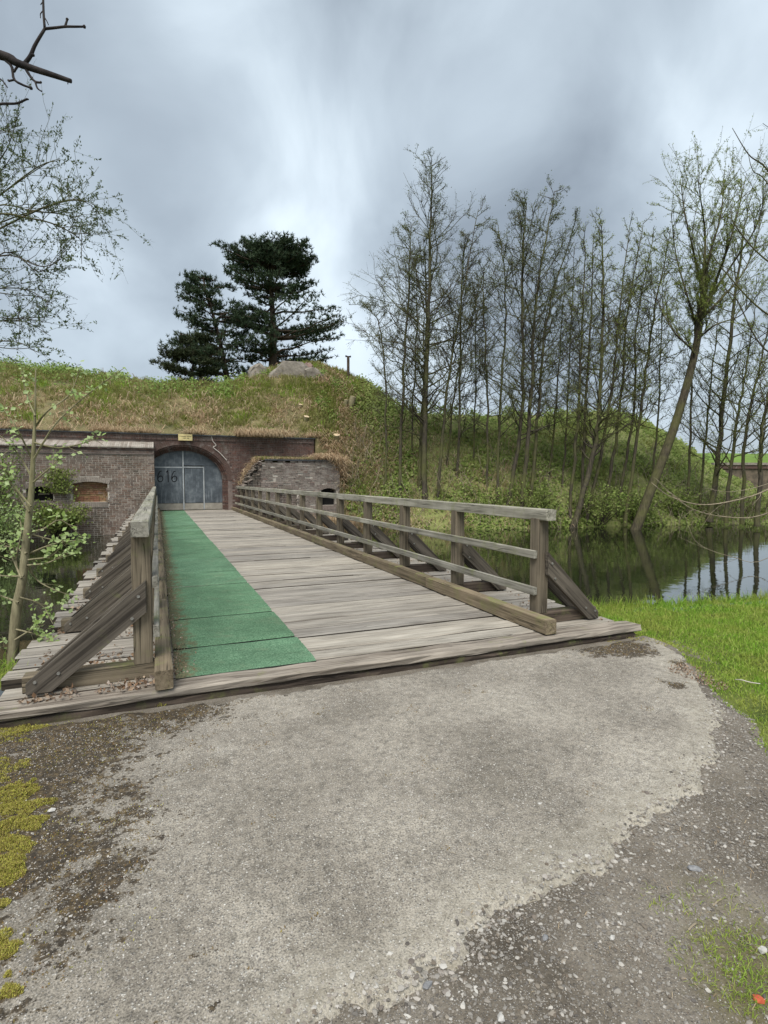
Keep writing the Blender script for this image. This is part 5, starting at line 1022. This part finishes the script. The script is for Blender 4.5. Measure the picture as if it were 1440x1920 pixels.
# shrubs along the far water line, each its own thing
def shrub(label, foot, rad, h, nst, nleaf, lsize, lmat, smat, seed, cat='shrub', name='shrub', group=None, lean=(0, 0)):
    global rs
    rs = np.random.RandomState(seed); root = thing(name, foot, label, cat, group); cr = MB(); LP = []
    for i in range(nst):
        az = rs.rand() * 2 * math.pi; rr = rad * (0.3 + 0.8 * rs.rand()); e = np.array([math.cos(az) * rr + lean[0], math.sin(az) * rr + lean[1], h * (0.45 + 0.65 * rs.rand())]); b_ = np.array([math.cos(az), math.sin(az), 0]) * rad * 0.2 * rs.rand(); p = spline([b_, (b_ + e) * 0.5 + rs.normal(size=3) * 0.12 * rad + np.array([0, 0, 0.1 * h]), e], 7); cr.tube(p, np.linspace(0.018, 0.005, 7), 4)
        for q in range(4): j = rs.randint(2, 6); d = unit(unit(p[j] - p[j - 1]) + rs.normal(size=3) * 0.7); e2 = p[j] + d * rad * (0.2 + 0.4 * rs.rand()); cr.tube(np.array([p[j], e2]), [0.009, 0.003], 3); LP.append((p[j], e2))
        LP.append((p[3], p[6]))
    cr.build('stems', smat, root, kind='stuff'); idx = rs.randint(0, len(LP), nleaf); A_ = np.array([l[0] for l in LP])[idx]; B_ = np.array([l[1] for l in LP])[idx]
    lv = MB(); leaves(lv, A_ + (B_ - A_) * rs.rand(nleaf, 1) + rs.normal(size=(nleaf, 3)) * 0.08 * rad, lsize, 0.65, 0.2); lv.build('foliage', lmat, root, kind='stuff'); return root
SH = [(700, 985, 'leftmost waterside shrub, brown and twiggy beside the right wing wall', 1.1, 1.9, 300, 0), (770, 988, 'twiggy brown shrub at the foot of the tallest slender tree', 1.2, 2.0, 500, 0), (845, 990, 'brown waterside shrub, third from the wing wall', 1.2, 2.1, 800, 0), (920, 990, 'green waterside shrub behind the end of the bridge rail', 1.3, 2.2, 1300, 1), (1000, 992, 'green shrub between the two leaning clumps of trees', 1.4, 2.2, 1500, 1), (1120, 990, 'green shrub at the water right of the crooked tree foot', 1.4, 2.0, 1500, 1), (1185, 988, 'low green shrub left of the leaning willow foot', 1.3, 1.8, 1400, 1), (1250, 984, 'green shrub under the leaning willow trunk', 1.3, 1.9, 1300, 1), (1310, 982, 'twiggy shrub at the water right of the leaning willow', 1.4, 1.7, 500, 0), (1370, 981, 'twiggy shrub at the water, second from the right edge', 1.4, 1.6, 500, 0), (1432, 980, 'twiggy shrub at the water at the right edge', 1.4, 1.6, 500, 0)]
for i, (u, v, lab, rad, h, nl, gk) in enumerate(SH):
    f_ = onz(u, v - 3, WATER_Z); shrub(lab, (f_[0], f_[1], WATER_Z - 0.05), rad, h, 46, nl, 0.12, IVY, TWIGB if gk == 0 else BARK, 200 + i, group='shrubs along the far water line', lean=(-0.25 * FW[0], -0.45 * FW[1]))
# shrubs on the left: under the window, at the left edge, hanging from the wall
shrub('dark leafy bush at the foot of the wall below the bricked window', (-3.9, WY - 0.5, -0.95), 1.1, 1.35, 46, 2600, 0.12, IVY, BARK, 301, cat='bush', name='bush')
shrub('bright green bush at the left edge in front of the wing wall', (-6.4, WY - 1.9, -0.95), 1.7, 3.4, 70, 7500, 0.085, BUSHL, BARK, 302, cat='bush', name='bush')
shrub('leafy bush low at the left edge over the water', (-5.0, 22.4, -0.95), 1.1, 1.5, 40, 1500, 0.10, SAPL, BARK, 303, cat='bush', name='bush')
root = thing('hanging_creeper', (-3.9, WY - 0.1, 1.8), 'creeper hanging on the wall between the two wing windows', 'creeper'); m_ = MB(); rs = np.random.RandomState(8); n = 900
P = np.stack([rs.normal(size=n) * 0.28, -0.06 - 0.15 * rs.rand(n), -1.05 * rs.rand(n) + 0.2], -1); P[:, 0] += -0.35 * P[:, 2] * 0; leaves(m_, P, 0.11, 0.5, -0.6); m_.build('foliage', IVY, root, kind='stuff')

# brick casemate wall on the far right, below the rampart
root = thing('rampart_wall', at(1440, 900, 60.5), 'distant low brick wall below the grass rampart at the right edge', 'wall'); B0 = np.array(root.location); tdir = RT
m_ = MB(); A_, C_ = at(1335, 900, 60.6), at(1700, 900, 60.6); dirw = unit(np.array([FW[0], FW[1], 0]))
def wallbox(z0, z1, d0, d1): 
    V = [];
    for z in (z0, z1):
        for p, d in ((A_, d0), (C_, d0), (C_, d1), (A_, d1)): q = p + dirw * d - B0; V.append((q[0], q[1], z - B0[2]))
    mm = MB(); mm.add(V, [(3, 2, 1, 0), (4, 5, 6, 7), (0, 1, 5, 4), (1, 2, 6, 5), (2, 3, 7, 6), (3, 0, 4, 7)]); return mm
FARB = simple('far_brick', (0.17, 0.13, 0.095), (0.07, 0.058, 0.042), 2.2)
wallbox(-0.8, 2.75, 0, 1.2).build('brick_face', FARB, root); wallbox(2.75, 3.15, -0.15, 1.2).build('cornice', BRR, root); wallbox(3.15, 3.42, -0.25, 1.3).build('coping', CONC, root)

# ================================================================== NEAR GROUND DETAIL
rs = np.random.RandomState(21)
def surf_z(x, y):
    """height of what one stands on near the camera"""
    ix = np.clip(((x - sx_[0]) / 0.05).astype(int), 0, len(sx_) - 1); iy = np.clip(((y - sy_[0]) / 0.05).astype(int), 0, len(sy_) - 1); g_ = gz[ix, iy]
    jx = np.clip(np.round((x - px_[0]) / 0.025).astype(int), 0, len(px_) - 1); jy = np.clip(np.round((y - py_[0]) / 0.025).astype(int), 0, len(py_) - 1); p_ = np.where((y > 0.2) & (x < 4.9) & (x > -2.2), pz[jx, jy], -9)
    return np.maximum(np.maximum(g_, p_), ground_z(x, y))
n = 75000; x = 0.0 + 3.9 * rs.rand(n); y = 0.55 + 2.2 * rs.rand(n)
sdn = poly_sd(x, y, PAV); lw = poly_sd(x, y, LAWNP)
keep = (sdn < 0.02 + 0.12 * rs.rand(n) ** 4) & (lw < 0.05) & (rs.rand(n) < (0.25 + 1.2 * fbm(x * 4, y * 4)) * np.clip(1.2 - 1.1 * sstep(0.25, 0.7, -sdn), 0.45, 1) * np.clip(1 - green_mask(x, y) * 0.7, 0.2, 1))
x, y = x[keep], y[keep]; sz = 0.0035 + 0.016 * rs.rand(len(x)) ** 4.0
m_ = MB(); stones(m_, np.stack([x, y, surf_z(x, y) + sz * 0.10], -1), sz, 0.5, 0.36); n = 110000; x = 3.9 * rs.rand(n); y = 0.55 + 2.2 * rs.rand(n); k_ = (poly_sd(x, y, PAV) < 0.10 * rs.rand(n) ** 3) & (poly_sd(x, y, LAWNP) < 0.06) & (rs.rand(n) < 0.35 + 1.3 * (fbm(x * 6, y * 6) - 0.3)); x, y = x[k_], y[k_]; grit(m_, np.stack([x, y, surf_z(x, y)], -1), 0.003 + 0.005 * rs.rand(len(x)) ** 2)
m_.build('gravel_stones', STONE, kind='stuff')
n = 42000; x = -1.6 + 6.0 * rs.rand(n); y = 1.3 + 2.7 * rs.rand(n); keep = (poly_sd(x, y, PAV) > 0.0) & (rs.rand(n) < 0.20 + 0.75 * np.clip(moss_mask(x, y), 0, 1) + 0.5 * (fbm(x * 3 + 5, y * 3) > 0.60)); x, y = x[keep], y[keep]
sz = 0.004 + 0.009 * rs.rand(len(x)) ** 3; m_ = MB(); stones(m_, np.stack([x, y, surf_z(x, y) + sz * 0.02], -1), sz, 0.45, 0.36); n = 90000; x = -1.2 + 4.6 * rs.rand(n); y = 1.35 + 2.5 * rs.rand(n) ** 1.5; k_ = (poly_sd(x, y, PAV) > 0.0) & (rs.rand(n) < 0.25 + 1.6 * (fbm(x * 5 + 3, y * 5) - 0.35)); x, y = x[k_], y[k_]; grit(m_, np.stack([x, y, surf_z(x, y)], -1), 0.003 + 0.0045 * rs.rand(len(x)) ** 1.5)
n = 1100; e_ = PAV[2:22]; j_ = rs.randint(0, 19, n); tq = rs.rand(n)[:, None]; Pq = e_[j_] * (1 - tq) + e_[j_ + 1] * tq + rs.normal(size=(n, 2)) * 0.045; x, y = Pq[:, 0], Pq[:, 1]; sz = 0.006 + 0.020 * rs.rand(n) ** 3; stones(m_, np.stack([x, y, surf_z(x, y) + sz * 0.05], -1), sz, 0.45, 0.36)
m_.build('pavement_grit', GRIT, kind='stuff')
# moss cushions: yellow on the left rim, brown over the patches
def moss_blob(cx_, cy_, r_, n):
    a = rs.rand(n) * 2 * math.pi; q = np.sqrt(rs.rand(n)); return cx_ + r_ * q * np.cos(a), cy_ + r_ * q * np.sin(a), 1 - q * q
m_ = MB()
for cu, cv, r_, n in ((15, 1370, 0.16, 2600), (45, 1358, 0.09, 800), (25, 1490, 0.10, 3200), (45, 1520, 0.09, 2800), (20, 1550, 0.10, 3200), (60, 1545, 0.06, 1400), (15, 1590, 0.08, 2400), (5, 1640, 0.06, 1600), (5, 1690, 0.03, 700), (12, 1780, 0.05, 2200), (22, 1815, 0.04, 1800), (8, 1850, 0.045, 2200), (300, 1312, 0.05, 260), (-30, 1450, 0.15, 2500), (-40, 1640, 0.12, 2500), (-50, 1800, 0.1, 2500)):
    p = onz(cu, cv, -0.09); x, y, f_ = moss_blob(p[0], p[1], r_ * 1.7, n * 3); g_ = f_ + 1.6 * (fbm(x * 14, y * 14, 5) - 0.5); k_ = g_ > 0.62; x, y, f_ = x[k_], y[k_], np.clip(g_[k_] - 0.62, 0, 0.5)
    blades(m_, np.stack([x, y, surf_z(x, y) + 0.030 * f_ * 2 * fbm(x * 45, y * 45, 3) ** 1.5 - 0.001], -1), 0.006 + 0.007 * rs.rand(len(x)), 0.0042, 1.1, 0.5)
n = 9000; x = -1.3 + 1.3 * rs.rand(n); y = 1.6 + 2.5 * rs.rand(n); k_ = (rs.rand(n) < np.clip(moss_mask(x, y) * 0.9, 0, 1)) & (fbm(x * 7 + 4, y * 7) > 0.56); x, y = x[k_], y[k_]; blades(m_, np.stack([x, y, surf_z(x, y)], -1), 0.005 + 0.004 * rs.rand(len(x)), 0.004, 1.2, 0.5)
for cu, cv, r_, n in ((1235, 1192, 0.3, 700), (1150, 1188, 0.25, 500)):
    p = onz(cu, cv, -0.09); x, y, f_ = moss_blob(p[0], p[1], r_, n); k_ = fbm(x * 9, y * 9) > 0.52; x, y, f_ = x[k_], y[k_], f_[k_]; blades(m_, np.stack([x, y, surf_z(x, y)], -1), 0.010, 0.007, 1.0, 0.5)
m_.build('yellow_moss', MOSSY, kind='stuff')
m_ = MB(); n = 90000; x = -1.6 + 6.2 * rs.rand(n); y = 1.3 + 2.7 * rs.rand(n); mmv = moss_mask(x, y) + 2.4 * (fbm(x * 8, y * 8, 5) - 0.5); keep = (poly_sd(x, y, PAV) > 0) & (mmv > 0.62) & (rs.rand(n) < 0.75); x, y = x[keep], y[keep]
blades(m_, np.stack([x, y, surf_z(x, y) - 0.001], -1), 0.005 + 0.006 * rs.rand(len(x)), 0.006, 1.3, 0.6); m_.build('brown_moss', MOSSB, kind='stuff')
# lawn blades, thinning towards the gravel, and tufts in the gravel
m_ = MB(); n = 260000; q = rs.rand(n); x = 3.0 + 9.5 * rs.rand(n) ** 1.35; y = -2.0 + 8.6 * rs.rand(n) ** 0.85
nsd = np.interp(x, NS[:, 0], NS[:, 1]) - y; lw = poly_sd(x, y, LAWNP) + 0.12 * (fbm(x * 4, y * 4) - 0.5); u_ = x * 0.0; vis = (x * math.cos(YAW) - y * math.sin(YAW)) / (x * math.sin(YAW) + y * math.cos(YAW)) < 3.0
keep = (lw > 0.0) & (nsd > 0.02) & vis & (rs.rand(n) < np.clip(0.35 + lw * 2, 0, 1)); x, y, lw = x[keep], y[keep], lw[keep]
blades(m_, np.stack([x, y, surf_z(x, y) - 0.005], -1), (0.028 + 0.036 * rs.rand(len(x)) ** 1.4) * np.clip(0.5 + lw * 0.9, 0.5, 1.1) * (0.75 + 0.6 * fbm(x * 1.5, y * 1.5)), 0.0065 + 0.0015 * x / 4, 0.9, 0.5)
n = 42000; x = -7.5 + 6.2 * rs.rand(n) ** 0.7; y = 0.5 + 9.5 * rs.rand(n); k_ = (y < np.interp(x, NS[:, 0], NS[:, 1]) + 0.25) & ((x < -2.3) | (y > 4.5)) & (rs.rand(n) < 0.45 + fbm(x * 2, y * 2)); x, y = x[k_], y[k_]; blades(m_, np.stack([x, y, surf_z(x, y) - 0.01], -1), 0.05 + 0.10 * rs.rand(len(x)) ** 1.5, 0.009, 0.9, 0.6)
n = 1500; x = 4.9 + 5 * rs.rand(n); y = np.interp(x, NS[:, 0], NS[:, 1]) - 0.15 * rs.rand(n); blades(m_, np.stack([x, y, surf_z(x, y) - 0.01], -1), 0.09 + 0.12 * rs.rand(n) ** 2, 0.008, 0.7, 0.5)
for cu, cv, r_, n in ((1400, 1800, 0.13, 420), (1420, 1850, 0.09, 220), (1300, 1800, 0.10, 90), (1350, 1700, 0.16, 130), (1240, 1690, 0.08, 60), (1390, 1880, 0.05, 80), (1330, 1850, 0.05, 40), (1310, 1755, 0.04, 40), (0, 1285, 0.18, 160), (-20, 1265, 0.25, 260)):
    p = onz(cu, cv, -0.12); x, y, f_ = moss_blob(p[0], p[1], r_, n); blades(m_, np.stack([x, y, surf_z(x, y) - 0.003], -1), 0.018 + 0.028 * rs.rand(n) if cu > 100 else 0.08 + 0.12 * rs.rand(n), 0.0030 if cu > 100 else 0.006, 1.5, 0.8)
m_.build('lawn_grass', GRASS, kind='stuff')
m_ = MB(); n = 700; x = 1.0 + 1.6 * rs.rand(n); y = 0.8 + 1.2 * rs.rand(n); k_ = rs.rand(n) < green_mask(x, y) + 0.1; x, y = x[k_], y[k_]; blades(m_, np.stack([x, y, surf_z(x, y)], -1), 0.02 + 0.02 * rs.rand(len(x)), 0.0028, 2.2, 1.2); m_.build('dead_grass', STRAW, kind='stuff')
# leaf litter on the bridge: along the carpet edge, the outer planks and the pavement rim
m_ = MB(); n = 2600; x = 0.085 + np.abs(rs.normal(size=n)) * 0.06; y = 4.4 + 23.5 * rs.rand(n) ** 1.5; k_ = fbm(x * 3, y * 1.2) > 0.36; leaves(m_, np.stack([x, y, np.full(n, 0.019)], -1)[k_], 0.018, 0.5, 0.0)
n = 2200; x = -0.95 + 0.9 * rs.rand(n); y = 4.25 + 9 * rs.rand(n) ** 1.8; k_ = fbm(x * 4 + 2, y * 2.5) > 0.47; leaves(m_, np.stack([x, y, np.full(n, 0.004) + 0.012 * rs.rand(n)], -1)[k_], 0.038, 0.6, 0.0)
n = 900; x = 3.6 + 0.85 * rs.rand(n); y = 4.3 + 8 * rs.rand(n) ** 1.5; k_ = fbm(x * 4 + 2, y * 2.5) > 0.5; leaves(m_, np.stack([x, y, np.full(n, 0.004) + 0.008 * rs.rand(n)], -1)[k_], 0.03, 0.6, 0.0)
n = 600; x, y, f_ = moss_blob(4.12, 3.12, 0.22, n); leaves(m_, np.stack([x, y, surf_z(x, y) + 0.004], -1), 0.022, 0.5, 0.0)
m_.build('leaf_litter', LITTER, kind='stuff')
# singled-out stones and bits
def pebble(label, px, py, size, mat, flat=0.6, name='loose_stone', cat='stone', seed=0, rz=0.3, el=1.3):
    global rs
    rs = np.random.RandomState(seed + 500); p = onz(px, py, -0.115); zq = float(surf_z(np.array([p[0]]), np.array([p[1]]))[0]); m_ = MB(); V = ICO_V * (1 + 0.22 * (rs.rand(12, 1) - .5) * 2) * np.array([el, 0.85, flat]) * size / 2
    m_.add(V, ICO_F); o = m_.build(name, mat, label=label, category=cat); o.location = (p[0], p[1], zq + size * flat * 0.25); o.rotation_euler = (0.1, 0.15, rz); return o
SG = simple('grey_slate_stone', (0.25, 0.25, 0.25), (0.13, 0.13, 0.135), 60); SL = simple('light_stone', (0.52, 0.50, 0.46), (0.36, 0.345, 0.32), 60)
pebble('grey angular stone on the dark soil patch at the bottom centre', 801, 1844, 0.036, SG, 0.5, seed=1); pebble('long grey stone in the gravel right of the pavement edge', 1303, 1627, 0.045, SG, 0.45, seed=2, rz=-0.6, el=1.7)
pebble('pale grey stone lying beside the yellow moss', 97, 1527, 0.03, SL, 0.6, seed=3); pebble('white flat chip in the middle of the pavement', 1012, 1514, 0.02, SL, 0.3, seed=4, el=1.6); pebble('whitish stone at the bottom edge of the gravel', 940, 1908, 0.03, SL, 0.7, seed=5, rz=1.2)
pebble('grey stone in the gravel by the grass tuft at the right edge', 1432, 1780, 0.036, SL, 0.6, seed=6); pebble('dark grey stone below the notch in the pavement edge', 1022, 1758, 0.026, SG, 0.7, seed=7); pebble('pale stone in the middle of the gravel', 1148, 1758, 0.022, SL, 0.6, seed=8)
pebble('small red brick fragment at the bottom right corner', 1424, 1871, 0.034, REDB, 0.6, 'brick_fragment', 'brick', 9, -0.5, 1.35)
p = onz(1405, 1275, -0.12); m_ = MB(); m_.tube(spline([(-0.03, 0.09, 0.02), (-0.035, 0.04, 0.035), (-0.01, -0.01, 0.03), (0.06, -0.05, 0.02)], 12), 0.004, 6, True)
o = m_.build('curved_stick', CORD, label='pale curved stick lying on the lawn', category='stick'); zq = float(surf_z(np.array([p[0]]), np.array([p[1]]))[0]); o.location = (p[0], p[1], zq + 0.01)
for lab, u, v, dx in (('short straw coloured twig on the gravel near the grass tuft', 1345, 1693, 0.03), ('thin dry twig on the gravel left of the grass tuft', 1298, 1738, 0.025)):
    p = onz(u, v, -0.12); zq = float(surf_z(np.array([p[0]]), np.array([p[1]]))[0]); m_ = MB(); m_.tube([(-dx, -0.004, 0), (0, 0.001, 0.003), (dx, 0.006, 0.001)], 0.0028, 5, True); o = m_.build('twig', TWIG, label=lab, category='twig'); o.location = (p[0], p[1], zq + 0.004)
